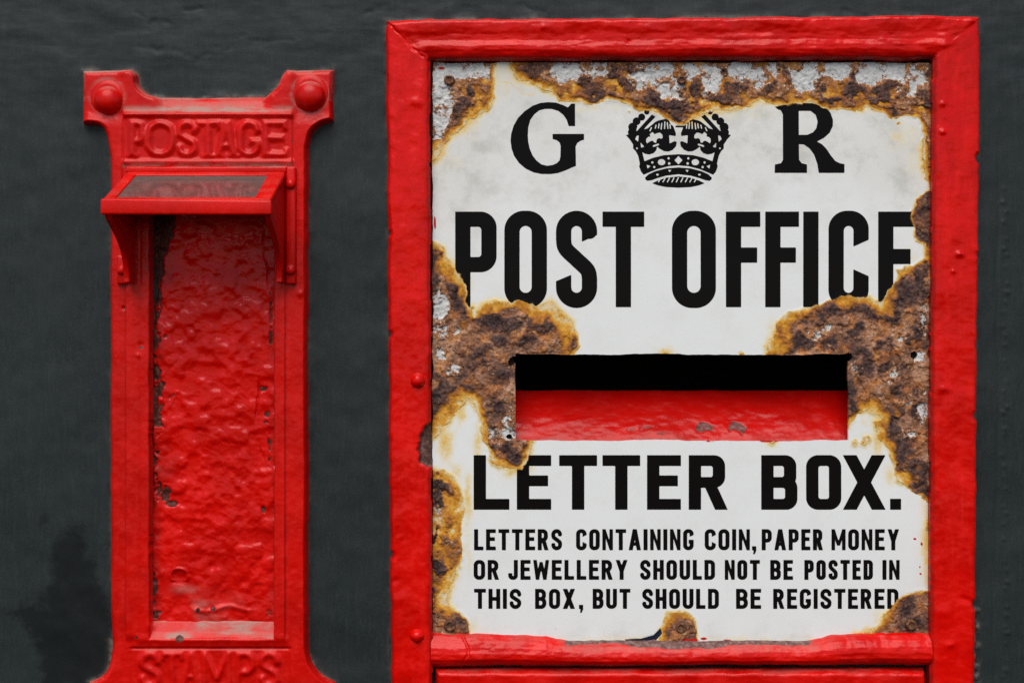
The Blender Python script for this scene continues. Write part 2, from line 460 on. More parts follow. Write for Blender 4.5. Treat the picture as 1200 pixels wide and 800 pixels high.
def sign_enamel():
    m = NT('chipped white enamel and rust')
    f1 = m.noise(1.6, 3, .6); f2 = m.noise(3.5, 5, .65); f3 = m.noise(11, 5, .6)
    c_ = lambda n, k: m.math('MULTIPLY', m.math('SUBTRACT', n, .5), k)
    # enamel
    old = m.attr('old')
    en = m.mix(old, (.690, .695, .690), (.610, .595, .555))
    en = m.mix(m.math('MULTIPLY', m.sstep(m.noise(30, 7, .7), .44, .68), m.math('ADD', .10, m.math('MULTIPLY', old, .75))), en, (.45, .44, .40))
    fl = m.sstep(m.noise(7, 2, .5), .80, .825)
    en = m.mix(m.math('MULTIPLY', fl, .6), en, (.22, .19, .15))
    ink = m.sstep(m.math('ADD', m.attr('ink'), c_(f1, .3)), -.2, .2)
    scuff = m.sstep(m.noise(9, 6, .7), .66, .78)
    black = m.mix(m.math('MULTIPLY', scuff, .5), (.0045, .0038, .0040), (.018, .016, .015))
    en = m.mix(ink, en, black)
    # ochre staining that creeps over the enamel
    st = m.math('ADD', m.attr('stain'), m.math('MULTIPLY', m.attr('stain'), m.math('ADD', c_(f2, .9), c_(f3, .6))))
    scol = m.ramp(st, [(.0, (.68, .66, .58)), (.30, (.69, .62, .44)), (.62, (.66, .47, .17)), (.85, (.56, .30, .05)), (1.0, (.42, .18, .03))])
    en = m.mix(m.math('MULTIPLY', m.sstep(st, .04, .55), m.math('SUBTRACT', 1.0, ink)), en, scol)
    # rust where the enamel is gone
    tone = m.math('ADD', m.attr('tone'), m.math('ADD', c_(f2, .80), c_(f1, .55)))
    rust = m.ramp(tone, [(.02, (.034, .022, .022)), (.20, (.085, .050, .043)), (.38, (.165, .082, .054)), (.54, (.270, .132, .080)), (.70, (.39, .215, .135)), (.90, (.52, .37, .27))])
    rust = m.mix(m.math('MULTIPLY', m.sstep(m.noise(15, 5, .65), .45, .62), m.sstep(tone, .15, .5, .2, .95)), rust, m.ramp(tone, [(.1, (.080, .034, .020)), (.42, (.27, .088, .026)), (.8, (.52, .23, .08))]))
    ep = m.math('ADD', m.attr('edge'), m.math('ADD', c_(f2, .75), c_(m.noise(17, 4, .6), 1.3)))
    ecol = m.ramp(ep, [(.0, (.64, .51, .31)), (.15, (.61, .36, .085)), (.36, (.53, .235, .024)), (.60, (.36, .135, .026)), (.84, (.22, .085, .030)), (1.0, (.13, .06, .035))])
    rust = m.mix(m.sstep(ep, .78, 1.15), ecol, rust)
    z = m.math('ADD', m.attr('zinc'), m.math('ADD', c_(f2, 1.7), c_(f1, .8)))
    zc = m.ramp(m.noise(5.5, 7, .75), [(.24, (.26, .235, .21)), (.40, (.44, .44, .43)), (.58, (.58, .58, .57)), (.72, (.70, .69, .66))])
    rust = m.mix(m.math('MULTIPLY', m.math('MULTIPLY', m.sstep(z, .02, .36), m.sstep(f3, .36, .52)), .85), rust, m.ramp(f2, [(.35, (.17, .062, .028)), (.52, (.36, .150, .055)), (.68, (.58, .40, .24))]))
    rust = m.mix(m.sstep(z, .40, .66), rust, zc)
    e = m.math('ADD', m.attr('rust'), m.math('ADD', c_(f2, 3.0), c_(f1, 1.2)))
    rm = m.sstep(e, -.5, .6)
    rim = m.math('MULTIPLY', m.sstep(e, -1.6, -.2), m.sstep(m.math('MULTIPLY', e, -1.0), -1.2, -.1), clamp=True)
    col = m.mix(rm, en, rust)
    col = m.mix(m.math('MULTIPLY', rim, m.math('MULTIPLY', m.sstep(f3, .45, .65), .6)), col, (.22, .105, .03))
    blue = m.attr('blue')
    col = m.mix(m.sstep(blue, .35, .65), col, (.012, .016, .035))
    col = m.mix(m.sstep(m.attr('redf'), .40, .60), col, (.45, .012, .010))
    rg = m.math('ADD', m.math('MULTIPLY', rm, .55), m.math('ADD', .20, m.math('MULTIPLY', old, .18)), clamp=True)
    rg = m.math('ADD', rg, c_(f3, .12), clamp=True)
    hb = m.math('MULTIPLY', m.math('MULTIPLY', rm, m.sstep(m.attr('edge'), .4, 1.1, .25, 1.0)), m.math('ADD', f2, m.math('MULTIPLY', f1, .5)))
    hb = m.math('MULTIPLY', hb, m.sstep(z, .42, .60, 1.0, .45))
    hb = m.math('ADD', hb, m.math('MULTIPLY', m.math('MULTIPLY', rm, m.noise(1.0, 2, .6)), .35))
    nb = m.bump(m.math('ADD', hb, m.math('MULTIPLY', f3, .03)), 1.3, .8)
    m.principled(Base_Color=col, Roughness=rg, Normal=nb, Specular_IOR_Level=m.math('SUBTRACT', .11, m.math('ADD', m.math('MULTIPLY', rm, .03), m.math('MULTIPLY', ink, .05))))
    return m.m
ENAMEL = sign_enamel()

def simple(name, col, rough=.6, spec=.5, var=.0, size=12, metal=0.0):
    m = NT(name)
    n = m.noise(size, 5, .65)
    c = m.mix(m.sstep(n, .35, .7), col, tuple(min(1, k * (1 + var) + .01 * var) for k in col))
    m.principled(Base_Color=c, Roughness=rough, Normal=m.bump(m.noise(3, 4, .6), .8, .6), Specular_IOR_Level=spec, Metallic=metal)
    return m.m
DARK = simple('dark backing as gap shade', (.012, .008, .006), .85, .2, .8)  # dark colour puts shade into the gaps round the sign
BOX_SHADE = simple('black inside of the box', (.004, .004, .004), .9, .1)  # black colour stands for the shade inside the slot
def rusty(name):
    m = NT(name)
    n = m.noise(4, 5, .7)
    c = m.ramp(n, [(.3, (.030, .018, .016)), (.5, (.105, .045, .026)), (.62, (.24, .105, .04)), (.75, (.36, .22, .12))])
    m.principled(Base_Color=c, Roughness=.8, Normal=m.bump(n, 2.0, .9), Specular_IOR_Level=.25)
    return m.m
RUST = rusty('rusted screw iron')
def dusty_glass():
    m = NT('dusty glass')
    n = m.math('ADD', m.noise(30, 6, .65, (2.0, 1, 1)), m.math('MULTIPLY', m.attr('dust'), .55))
    d = m.sstep(n, .40, .95, .50, .95)
    tr = m.t.nodes.new('ShaderNodeBsdfTransparent'); m.set(tr.inputs['Color'], (.90, .91, .90))
    gl = m.t.nodes.new('ShaderNodeBsdfGlossy'); gl.inputs['Roughness'].default_value = .12
    fr = m.t.nodes.new('ShaderNodeFresnel'); fr.inputs['IOR'].default_value = 1.45
    g = m.t.nodes.new('ShaderNodeMixShader')
    m.t.links.new(fr.outputs[0], g.inputs[0]); m.t.links.new(tr.outputs[0], g.inputs[1]); m.t.links.new(gl.outputs[0], g.inputs[2])
    k = m.t.nodes.new('ShaderNodeBsdfPrincipled')
    m.set(k.inputs['Base Color'], m.mix(m.noise(9, 5, .6), (.045, .026, .025), (.125, .10, .085))); k.inputs['Roughness'].default_value = .75; k.inputs['Specular IOR Level'].default_value = .2
    mx = m.t.nodes.new('ShaderNodeMixShader')
    m.set(mx.inputs[0], d); m.t.links.new(g.outputs[0], mx.inputs[1]); m.t.links.new(k.outputs[0], mx.inputs[2])
    m.t.links.new(mx.outputs[0], m.out.inputs[0])
    return m.m
GLASS = dusty_glass()

# ================================================================== outlines shared by several builders
STAMP_L = [(98.4, 146), (98.4, 84), (155, 82.5)] + spline([(155, 82.5), (161, 89), (163.5, 101), (173, 110.5), (188, 114.5)], n=5)[1:]
STAMP_R = spline([(311, 114), (324.5, 104), (330.5, 91), (337, 82.7)], n=5) + [(390.7, 82.7), (390.7, 142)] + spline([(390.7, 142), (378, 146), (366.5, 156.5), (361.2, 175)], n=5)[1:]
_br = [(361.2, 748)] + spline([(361.2, 752), (364, 772), (375, 789), (392, 799)], n=5) + [(392, 862)]
_bl = [(105, 862)] + spline([(105, 799), (122.5, 789), (130.5, 774), (132.5, 752)], n=5) + [(131, 700)]
STAMP_OUT = STAMP_L + STAMP_R + _br + _bl + spline([(130.5, 185), (125.5, 159), (117, 149), (98.4, 146)], n=5)[:-1]
BOX_OUT = [(452, 25), (1146.5, 19.5), (1143, 400), (1139, 800), (1137, 1010), (459, 1010), (456, 500)]
BOX_IN = [(503.5, 70), (1094, 69), (1092, 400), (1090, 800), (1089, 975), (508, 975), (505, 500)]

# ================================================================== WALL
def grid_axis(lo, hi, step, far, n=8):
    core = np.arange(lo, hi + .01, step)
    g = np.geomspace(step * 2, far, n).cumsum(); g = g * (far / g[-1])
    return np.concatenate([(lo - g)[::-1], core, hi + g])
def build_wall():
    xs = grid_axis(-40, 1240, 2, 1400); ys = grid_axis(-30, 830, 2, 900)
    # butt the grid to the opening cut for the letter slot
    hx0, hx1, hy0, hy1 = 574, 1026, 404, 540
    X, Y = np.meshgrid(xs, ys)
    H = 0.9 * fbm(X, Y, 60, 3, 3) + .22 * fbm(X, Y, 16, 3, 9, stretch=2.0)
    topm = sstep(170, 40, Y)
    H += topm * .45 * fbm(X, Y * 3, 50, 4, 21)
    # dents and scratches along the top
    wx = fbm(X, Y, 16, 3, 23); wy = fbm(X, Y, 13, 3, 27)
    for sx, sy, ex, ey, dp, wd in ((180, 27, 200, 29, 1.6, 2.0), (215, 10, 238, 8, 1.5, 1.6), (160, 17, 168, 18, 1.3, 2), (158, 53, 192, 58, 1.3, 1.4), (205, 60, 224, 64, 1.2, 3),
                                   (228, 72, 270, 58, .9, 1.2), (285, 44, 292, 52, 1.5, 2), (292, 50, 345, 48, .8, 1), (430, 14, 452, 6, 1.0, 2), (610, 10, 640, 14, 1, 1.6), (990, 14, 1016, 17, 1.8, 2.5)):
        g = stroke(X + 3 * wx, Y + 3 * wy, [(sx, sy), (ex, ey)], wd)
        H -= sstep(-4.5, 1.0, g) * dp * .55 * np.clip(.6 + .9 * wx, .1, 1.2)
    # a seam with small blisters at the right
    rnd = random.Random(4)
    for k in range(46):
        bx = 1178 + rnd.uniform(-3, 3); by = 225 + k * 13 + rnd.uniform(-5, 5); br = rnd.uniform(1.4, 2.6)
        H += rnd.uniform(.6, 1.6) * np.exp(-((X - bx) ** 2 + (Y - by) ** 2) / br ** 2)
    H += -.8 * np.exp(-((X - 1168 - 3 * fbm(X * 0, Y, 80, 2, 5)) / 2.2) ** 2) * sstep(150, 260, Y)
    ds = sdf_poly(STAMP_OUT, X, Y); db = sdf_poly(BOX_OUT, X, Y)
    nz = fbm(X, Y, 26, 3, 31)
    d = np.maximum(ds, db)
    halo = np.exp(-np.maximum(-d - 1, 0) / np.maximum(1.6 + 1.6 * nz, .8)) * np.clip(.70 + .5 * nz, 0, 1)
    up = ((np.roll(ds, -3, 0) > ds) & (ds > -16)).astype(float)
    halo = np.where(ds > db, halo * (.25 + .65 * up), halo * (.22 + .4 * (Y < 40)))
    crumb = np.exp(-((X - 1144) / 4.5) ** 2) * sstep(690, 715, Y) * np.clip(.35 + 1.2 * fbm(X, Y, 6, 3, 35), 0, 1) * (d < 0)
    halo = np.maximum(halo, crumb); H += 2.5 * crumb
    H += 1.4 * np.exp(-np.maximum(-d, 0) / 3.5) * np.clip(.5 + nz, 0, 1)
    damp = sstep(-24, 20, sdf_poly([(62, 628), (94, 622), (110, 670), (133, 722), (140, 767), (125, 810), (52, 800), (45, 751), (29, 732), (13, 720), (26, 710), (49, 709), (62, 676)], X, Y)) * 1.05
    damp = np.maximum(damp, .45 * sstep(-7, 7, sdf_poly([(50, 585), (58, 590), (56, 630), (40, 625)], X, Y)))
    keep = np.ones((len(ys) - 1, len(xs) - 1), bool)
    cx = (xs[:-1] + xs[1:]) / 2; cy = (ys[:-1] + ys[1:]) / 2
    keep &= ~((cx[None] > hx0) & (cx[None] < hx1) & (cy[:, None] > hy0) & (cy[:, None] < hy1))
    far = (X < -60) | (X > 1260) | (Y < -50) | (Y > 850)
    H = np.where(far, 0, H)
    o = relief('wall', xs, ys, H, WALL, None, 0, keep, dict(halo=halo, damp=damp, top=topm), back=60)
    o['label'] = 'dark slate painted wall with brush streaks behind both red fittings'
    o['category'] = 'wall'
build_wall()

# ================================================================== LETTER BOX
lb = thing('letter_box', 'large red framed letter box with rusty white enamel sign and dark posting slot', 'letter box', W3(798, 1010, 0))

def frame_height(X, Y):
    wob = .9 * fbm(X, Y, 45, 3, 51) + .5 * fbm(X, Y, 14, 2, 55)
    do = sdf_poly(BOX_OUT, X, Y) + wob
    for nx_, ny_, r in ((1143, 188, 5), (1144, 300, 4), (1141, 486, 6), (1139, 705, 5), (452, 30, 4), (455, 275, 4), (456, 392, 4), (458, 648, 5)):   # ragged bites at the edge
        do = np.minimum(do, np.hypot(X - nx_ - np.sign(nx_ - 700) * r * .7, Y - ny_) - r)
    di = -sdf_poly(BOX_IN, X, Y) + .8 * fbm(X, Y, 34, 3, 58)
    s = do / np.maximum(do + di, 1)
    xs_ = [0, .03, .08, .13, .2, .36, .52, .66, .76, .86, .93, 1.0]
    top = np.interp(s, xs_, [0, 13, 22.5, 24.6, 24.2, 22.4, 22.0, 24.0, 23.8, 22.0, 19.8, 14])
    side = np.interp(s, xs_, [0, 13, 21.0, 23.3, 23.6, 23.4, 23.5, 23.6, 23.6, 23.4, 22.6, 18])
    # which rail: mitres from the outer to the inner corners
    left = (X - 452) / 51.5 - (Y - 25) / 45.; right = (1146.5 - X) / 52.5 - (Y - 19.5) / 49.5
    tm = sstep(-.06, .06, np.minimum(left, right))
    h = side * (1 - tm) + top * tm
    h = np.where(do < 0, np.maximum(do * 4, -4), h)
    h = h - 1.5 * np.exp(-((left + .12 * fbm(X, Y, 12, 2, 60)) / .035) ** 2) * (Y < 74) * (X < 520)
    h += (.75 * fbm(X, Y, 34, 3, 62) + .22 * fbm(X, Y, 9, 3, 66)) * sstep(0, 6, do)
    h += tm * .7 * fbm(X * .25, Y, 9, 3, 70)
    for bx, by, r, a in ((488, 120, 7, 1.6), (1123, 298, 4, 3.0), (1104, 122, 4, 1.6), (1104, 155, 4, 2.2), (1116, 318, 3, 1.3), (1105, 455, 6, 2.0), (1112, 754, 5, 1.6), (1128, 700, 5, -1.5), (1105, 715, 9, 1.2), (471, 700, 9, .9), (464, 678, 5, -1.4), (1108, 48, 9, 2.2), (1131, 27, 5, 1.2), (737, 49, 2.5, -1.6), (636, 34, 3, 1.2)):
        h += a * np.exp(-(((X - bx) / r) ** 2 + ((Y - by) / (r * .8)) ** 2))
    chip = sstep(-2, 2, sdf_poly([(508, 494), (498, 499), (492, 512), (490, 527), (492, 541), (500, 547), (508, 545)], X, Y) + 1.0 * fbm(X, Y, 6, 2, 75))
    h -= 7 * chip
    return h, do, di, left, right, chip

def build_frame_part(name, x0, x1, y0, y1, which, step=1.0):
    xs = np.arange(x0, x1 + .1, step); ys = np.arange(y0, y1 + .1, step)
    X, Y = np.meshgrid(xs, ys)
    h, do, di, left, right, chip = frame_height(X, Y)
    c = lambda A: (A[:-1, :-1] + A[1:, :-1] + A[:-1, 1:] + A[1:, 1:]) / 4
    keep = (c(do) > -3) & (c(di) > 0)
    l, r = c(left), c(right)
    if which == 'top': keep &= (l > 0) & (r > 0)
    if which == 'left': keep &= (l <= 0)
    if which == 'right': keep &= (r <= 0)
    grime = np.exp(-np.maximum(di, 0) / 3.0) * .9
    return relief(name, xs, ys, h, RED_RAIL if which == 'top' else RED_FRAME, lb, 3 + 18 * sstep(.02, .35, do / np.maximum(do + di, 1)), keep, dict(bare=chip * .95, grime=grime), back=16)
top_rail = build_frame_part('top_rail', 445, 1152, 12, 74, 'top')
stile_l = build_frame_part('stile', 444, 512, 18, 980, 'left')
stile_r = build_frame_part('stile', 1084, 1154, 12, 980, 'right')

for (bx, by, r, par) in ((489.5, 446, 7.5, stile_l), (488.5, 745, 6.8, stile_l)):
    bm = bmesh.new()
    x, y = T(bx, by, 25)
    dome(bm, x, y, 21.5, [(r * 1.25, 0), (r * 1.15, 2.4), (r * .98, 3.6), (r * .85, 5.6), (r * .55, 7.4), (r * .25, 8.1), (0, 8.3)], wob=.05, seed=int(by))
    bm_obj('rivet', bm, RED_FRAME, par)

def build_sill_bead():
    xs = np.arange(505, 1092.1, 1.0); ys = np.arange(738, 786.1, .8)
    X, Y = np.meshgrid(xs, ys)
    top = np.interp(xs, [505, 545, 600, 640, 652, 668, 770, 880, 950, 962, 975, 1000, 1092], [743.5, 744, 745.5, 747, 750, 752, 752.3, 752.3, 752.5, 750, 746, 744, 743.5])[None] + .7 * fbm(X, Y * 0, 14, 3, 80)
    bot = np.interp(xs, [505, 700, 1092], [782.5, 782, 780.5])[None] + .8 * fbm(X, Y * 0, 40, 3, 84)
    s = (Y - top) / (bot - top)
    base = np.interp(s, [-.02, .0, .05, .2, .38, .55, .72, .85, .95, 1.0], [4, 8, 14, 19.5, 23.5, 25.3, 25.2, 22.5, 17.5, 10])
    h = base + (.8 * fbm(X, Y, 24, 4, 88) + .5 * fbm(X * .4, Y, 8, 3, 90)) * sstep(0, .1, s)
    band = sstep(652, 668, X) * sstep(972, 945, X)
    bare = band * sstep(.34 + .20 * fbm(X, Y * 0, 55, 4, 92), .10, s) * .72
    h -= 1.2 * sstep(.45, .6, bare)
    h -= 1.6 * np.exp(-((X - 546 - 3 * np.sin(Y / 5)) / 1.4) ** 2) * sstep(.9, .6, s)
    keep = ((s[:-1, :-1] > -.05) & (s[1:, 1:] < 1.03))
    relief('sill_rail', xs, ys, h, RED_RAIL, lb, 22, keep, dict(bare=bare, grime=sstep(.88, 1.0, s) * .7, dust=band * sstep(.5, .2, s) * .35), back=18)
build_sill_bead()

def build_door():
    xs = np.concatenate([np.arange(509.5, 1086.6, 1.5)]); ys = np.concatenate([np.arange(785, 812, 1.0), np.arange(812, 976, 6.0)])
    X, Y = np.meshgrid(xs, ys)
    e = np.minimum(np.minimum(X - 509.5, 1086.5 - X), Y - 785) + .8 * fbm(X, Y, 20, 2, 95)
    h = 8 + 13.5 * np.sqrt(np.clip(1 - (1 - np.clip(e / 7, 0, 1)) ** 2, 0, 1)) + .8 * fbm(X, Y, 26, 4, 97)
    relief('door_panel', xs, ys, h, RED_RAIL, lb, 20, None, dict(grime=sstep(4, 0, e) * .3), back=18)
build_door()
def build_bottom_rail():
    xs = np.arange(450, 1145.1, 4.0); ys = np.arange(972, 1016.1, 2.0)
    X, Y = np.meshgrid(xs, ys)
    e = np.minimum(np.minimum(X - 459, 1137 - X), np.minimum(Y - 976, 1011 - Y))
    h = np.where(e < 0, -4, 22 * sstep(0, 7, e)) + .8 * fbm(X, Y, 26, 3, 99)
    relief('bottom_rail', xs, ys, h, RED_FRAME, lb, 22, None, None, back=6)
build_bottom_rail()

# ---- added board behind the sign, coloured dark as shade in the gaps; same opening
def build_backing():
    xs = np.array([496, 602, 996, 1102.]); ys = np.array([60, 412, 520, 790.])
    H = np.full((4, 4), 3.0)
    keep = np.ones((3, 3), bool); keep[1, 1] = False
    relief('gap_shade_board', xs, ys, H, DARK, lb, 3, keep, None, back=2.2)
build_backing()
# ---- the box behind the wall
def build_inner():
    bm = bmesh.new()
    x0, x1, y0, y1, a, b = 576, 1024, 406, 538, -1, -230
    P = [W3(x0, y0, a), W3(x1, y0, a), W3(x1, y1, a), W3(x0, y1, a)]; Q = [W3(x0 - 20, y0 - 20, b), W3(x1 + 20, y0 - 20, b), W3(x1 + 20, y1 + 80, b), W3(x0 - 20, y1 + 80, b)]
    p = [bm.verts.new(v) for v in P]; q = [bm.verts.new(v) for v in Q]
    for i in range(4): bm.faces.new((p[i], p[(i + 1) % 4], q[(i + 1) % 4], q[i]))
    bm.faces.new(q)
    o = bm_obj('inner_box', bm, BOX_SHADE, lb, smooth=False)
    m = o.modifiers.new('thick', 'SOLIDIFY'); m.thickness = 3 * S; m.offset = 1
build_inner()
# ---- sloping red chute below the slot
def build_chute():
    xs = np.arange(585, 1015.1, 1.5); n = 60
    t = np.linspace(0, 1, n)
    yy = 518.5 - 59.5 * t + 1.5 * np.sin(t * math.pi)
    hh = 2.5 - 50 * t ** 1.1
    X, Tt = np.meshgrid(xs, t)
    Yv = np.interp(Tt, t, yy); Hv = np.interp(Tt, t, hh)
    patch = np.zeros_like(X)
    A = Tt * 70
    for cx, ct, rx, rt in ((866, .30, 13, .15), (828, .28, 14, .14), (780, .22, 22, .10), (762, .32, 30, .10), (745, .26, 14, .10)):
        patch = np.maximum(patch, 1.2 - np.hypot((X - cx) / rx, (Tt - ct) / rt) * .7 + .25 * fbm(X, A, 9, 3, 101))
    bare = np.clip(patch, 0, 1) * np.where(X > 815, .78, .56)
    bump_ = .6 * fbm(X, A, 30, 3, 103, stretch=.5) + .16 * fbm(X, A, 7, 3, 107) - 1.1 * sstep(.5, .7, bare)
    Yv = Yv - bump_ * .7; Hv = Hv + bump_ * .7
    # explicit surface (it overhangs, so x,y,h are given)
    nx = len(xs); V = [W3(*q) for q in zip(X.ravel(), Yv.ravel(), Hv.ravel())]
    F = [(j * nx + i, j * nx + i + 1, (j + 1) * nx + i + 1, (j + 1) * nx + i) for j in range(n - 1) for i in range(nx - 1)]
    me = bpy.data.meshes.new('letter_chute'); me.from_pydata(V, [], F)
    for k_, A_ in (('bare', bare), ('dust', sstep(.35, .05, Tt) * .08)):
        at = me.attributes.new(k_, 'FLOAT', 'POINT'); at.data.foreach_set('value', A_.astype(np.float32).ravel())
    me.polygons.foreach_set('use_smooth', np.ones(len(me.polygons), bool))
    o = link('letter_chute', me, RED_CHUTE, lb)
    m = o.modifiers.new('thick', 'SOLIDIFY'); m.thickness = 4 * S; m.offset = -1
build_chute()

# ---- the enamel sign
def axis(breaks):
    out = [np.array([breaks[0][0]])]
    for (a, _), (b, st) in zip(breaks[:-1], breaks[1:]):
        n = max(1, int(round((b - a) / st))); out.append(np.linspace(a, b, n + 1)[1:])
    return np.concatenate(out)
def build_sign():
    xs = axis([(507, 0), (604, .85), (734, .85), (857, .5), (994, .85), (1091.5, .85)])
    ys = axis([(73.5, 0), (118, .9), (222, .55), (415, .9), (516, .9), (612, .9), (722, .6), (754, .9)])
    X, Y = np.meshgrid(xs, ys)
    # ---------------- lettering
    F = Field(xs, ys, -12)
    q = lambda pts, x0, y0, k: [(x0 + u / k, y0 + v / k) for u, v in pts]
    G = [(640, 88), (605, 88), (575, 122), (530, 100), (470, 80), (400, 75), (330, 82), (260, 107), (190, 155), (130, 215), (90, 285), (68, 360), (63, 420), (72, 490), (95, 555), (140, 620), (200, 670), (270, 703), (340, 717), (420, 718), (490, 708), (560, 683), (610, 660), (648, 645), (645, 470), (660, 440), (690, 420), (720, 412), (720, 358), (438, 358), (438, 405), (475, 415), (500, 435), (510, 465), (508, 560), (500, 595), (475, 620), (440, 635), (390, 642), (340, 630), (295, 595), (260, 550), (235, 490), (222, 430), (218, 370), (222, 300), (240, 235), (275, 185), (320, 150), (370, 137), (430, 137), (490, 155), (535, 190), (565, 235), (582, 290), (640, 290)]
    F.poly(q(G, 590, 110, 7.619))
    R = [(60, 115), (85, 140), (115, 150), (132, 185), (132, 590), (115, 620), (60, 632), (58, 708), (348, 708), (348, 632), (300, 620), (277, 590), (275, 452), (320, 455), (370, 490), (410, 545), (440, 630), (452, 708), (682, 708), (682, 628), (640, 620), (600, 600), (560, 550), (520, 490), (480, 450), (437, 428), (500, 395), (550, 350), (578, 290), (580, 235), (560, 175), (530, 135), (480, 110), (400, 85), (190, 80), (140, 100), (85, 112)]
    F.poly(q(R, 900, 110, 7.619))
    F.poly(q([(275, 155), (380, 155), (425, 190), (442, 250), (430, 310), (400, 345), (350, 367), (275, 368)], 900, 110, 7.619), -1)
    F.bias = .08
    # crown, traced on its left half and turned over for the right
    def both(fn):
        for sgn in (1, -1):
            fn(lambda p: (795 + sgn * (p[0] - 497) / 6.667, 110 + p[1] / 6.667))
    def cp(pts, sign=1): both(lambda f: F.poly([f(p) for p in pts], sign))
    def cd(u, v, r, sign=1, r2=None): both(lambda f: F.disc(*f((u, v)), r / 6.667, (r2 or r) / 6.667, sign))
    def cl(a, b, wd, sign=-1):
        def one(f):
            p, r = f(a), f(b)
            F.put((min(p[0], r[0]), min(p[1], r[1]), max(p[0], r[0]), max(p[1], r[1])), lambda X, Y: stroke(X, Y, [p, r], wd / 6.667), sign)
        both(one)
    cp([(85, 322), (112, 318), (135, 285), (180, 292), (245, 274), (290, 234), (340, 209), (400, 195), (422, 207), (440, 242), (456, 252), (478, 310), (475, 332), (425, 325), (428, 388), (468, 370), (485, 378), (478, 412), (452, 440), (420, 453), (385, 450), (352, 432), (330, 414), (325, 440), (305, 464), (270, 476), (235, 470), (215, 458), (232, 527), (300, 500), (380, 480), (503, 472), (503, 560), (420, 567), (330, 590), (270, 615), (225, 634), (205, 610), (190, 570), (195, 545), (182, 485), (163, 450), (142, 428), (143, 398), (118, 360)])
    for ya, yb in ((181.3, 193.6), (196.8, 203.8), (207.3, 219.6)):
        F.put((790, ya, 800, yb), lambda X, Y: box(X, Y, 792, ya, 798, yb))
    for u, v, r in ((250, 143, 21), (210, 183, 28), (170, 216, 31), (141, 262, 36), (132, 302, 30)): cd(u, v, r)
    cp([(290, 162), (320, 180), (250, 252), (205, 305), (172, 292)])
    cl((286, 152), (178, 272), 13)
    cl((252, 268), (318, 214), 8)
    cp([(245, 372), (247, 352), (262, 338), (280, 336), (274, 318), (293, 300), (312, 318), (328, 310), (352, 304), (371, 322), (373, 345), (362, 351), (345, 345), (328, 356), (322, 383), (310, 381), (298, 368), (284, 367), (264, 378), (252, 388)], -1)
    cl((303, 409), (339, 397), 12)
    cp([(186, 326), (182, 374), (160, 356), (170, 332)], -1); cp([(202, 384), (228, 414), (206, 420)], -1); cd(173, 427, 6, -1)
    for a, b in (((346, 236), (341, 268)), ((367, 232), (362, 276)), ((391, 220), (389, 272)), ((410, 226), (415, 272)), ((431, 240), (434, 270)), ((322, 246), (316, 270)), ((286, 266), (275, 290))): cl(a, b, 7.5)
    cp([(497, 488), (527, 520), (497, 551), (470, 520)], -1)
    cd(365, 535, 28, -1, 23)
    for u, v, r in ((293, 537, 8), (308, 573, 8), (420, 505, 8), (425, 545, 9)): cd(u, v, r, -1)
    cp([(250, 556), (277, 566), (256, 584)], -1)
    cp([(236, 655), (262, 630), (310, 607), (400, 583), (503, 575), (503, 629), (400, 641), (330, 661), (290, 676), (255, 681), (238, 670)])
    cd(333, 632, 9, -1, 7); cp([(418, 597), (441, 596), (428, 612)], -1)
    cp([(290, 700), (330, 680), (400, 656), (503, 645), (503, 735), (400, 730), (335, 716)])
    for k in range(9):
        u = 352 + k * 35
        p = (720 + (u + 8) / 6.667, 110 + (654 + 10 * abs(k - 4) / 4) / 6.667); r = (720 + (u - 8) / 6.667, 110 + 689 / 6.667)
        F.put((r[0], p[1], p[0], r[1]), lambda X, Y: stroke(X, Y, [p, r], 1.0), -1)
    F.put((791, 146, 802, 150), lambda X, Y: box(X, Y, 791.5, 147.3, 802.5, 149.6))
    F.bias = 0.0
    # POST OFFICE
    for ch, a, b in (('P', 533.4, 582), ('O', 591, 641), ('S', 651.5, 699.8), ('T', 706, 755), ('O', 787.4, 839), ('F', 850.6, 891), ('F', 896.7, 936.3), ('I', 941, 959.4), ('C', 970.8, 1018), ('E', 1029, 1071)):
        dy = 1 if ch in 'OSC' else 0
        F.put((a, 247, b, 361), lambda X, Y: glyph(ch, X, Y, a, 248 - dy, b, 360 + dy, 18.0, 18.0, rnd=(None if ch in 'OSC' else 19)))
    # LETTER BOX.
    for ch, a, b in (('L', 555, 597), ('E', 605.6, 646), ('T', 655.2, 699.8), ('T', 706, 750.3), ('E', 758.2, 798), ('R', 807, 853), ('B', 892, 934.5), ('O', 944.6, 986), ('X', 987.6, 1038), ('.', 1043, 1056)):
        F.put((a, 532, b, 598), lambda X, Y: glyph(ch, X, Y, a, 533, b, 597, 14.6, 12.8, rnd=(13 if ch in 'BR' else 14)))
    # the notice
    lines = [(619.6, 644.4, [('LETTERS', 555.5, 658.8), ('CONTAINING', 675, 813), ('COIN', 825.8, 878.8), (',', 881.4, 886), ('PAPER', 892.5, 964.5), ('MONEY', 974.3, 1053.8)]),
             (655.6, 679, [('OR', 555, 585), ('JEWELLERY', 595.5, 735.8), ('SHOULD', 750, 838), ('NOT', 849.3, 890.5), ('BE', 902.5, 929.3), ('POSTED', 942.5, 1023), ('IN', 1034, 1054.3)]),
             (689.4, 713, [('THIS', 555.5, 611), ('BOX', 627, 674), (',', 678.6, 683), ('BUT', 694.5, 738.8), ('SHOULD', 752.5, 842.5), ('BE', 862.5, 892), ('REGISTERED', 906, 1053)])]
    for y0, y1, ws in lines:
        for tx, a, b in ws: word(F, tx, a, b, y0, y1, 4.9, 4.6, gap=2.9)
    ink = F.F
    # ---------------- where the enamel is lost
    E = Field(xs, ys, -60)
    sp = lambda p: p
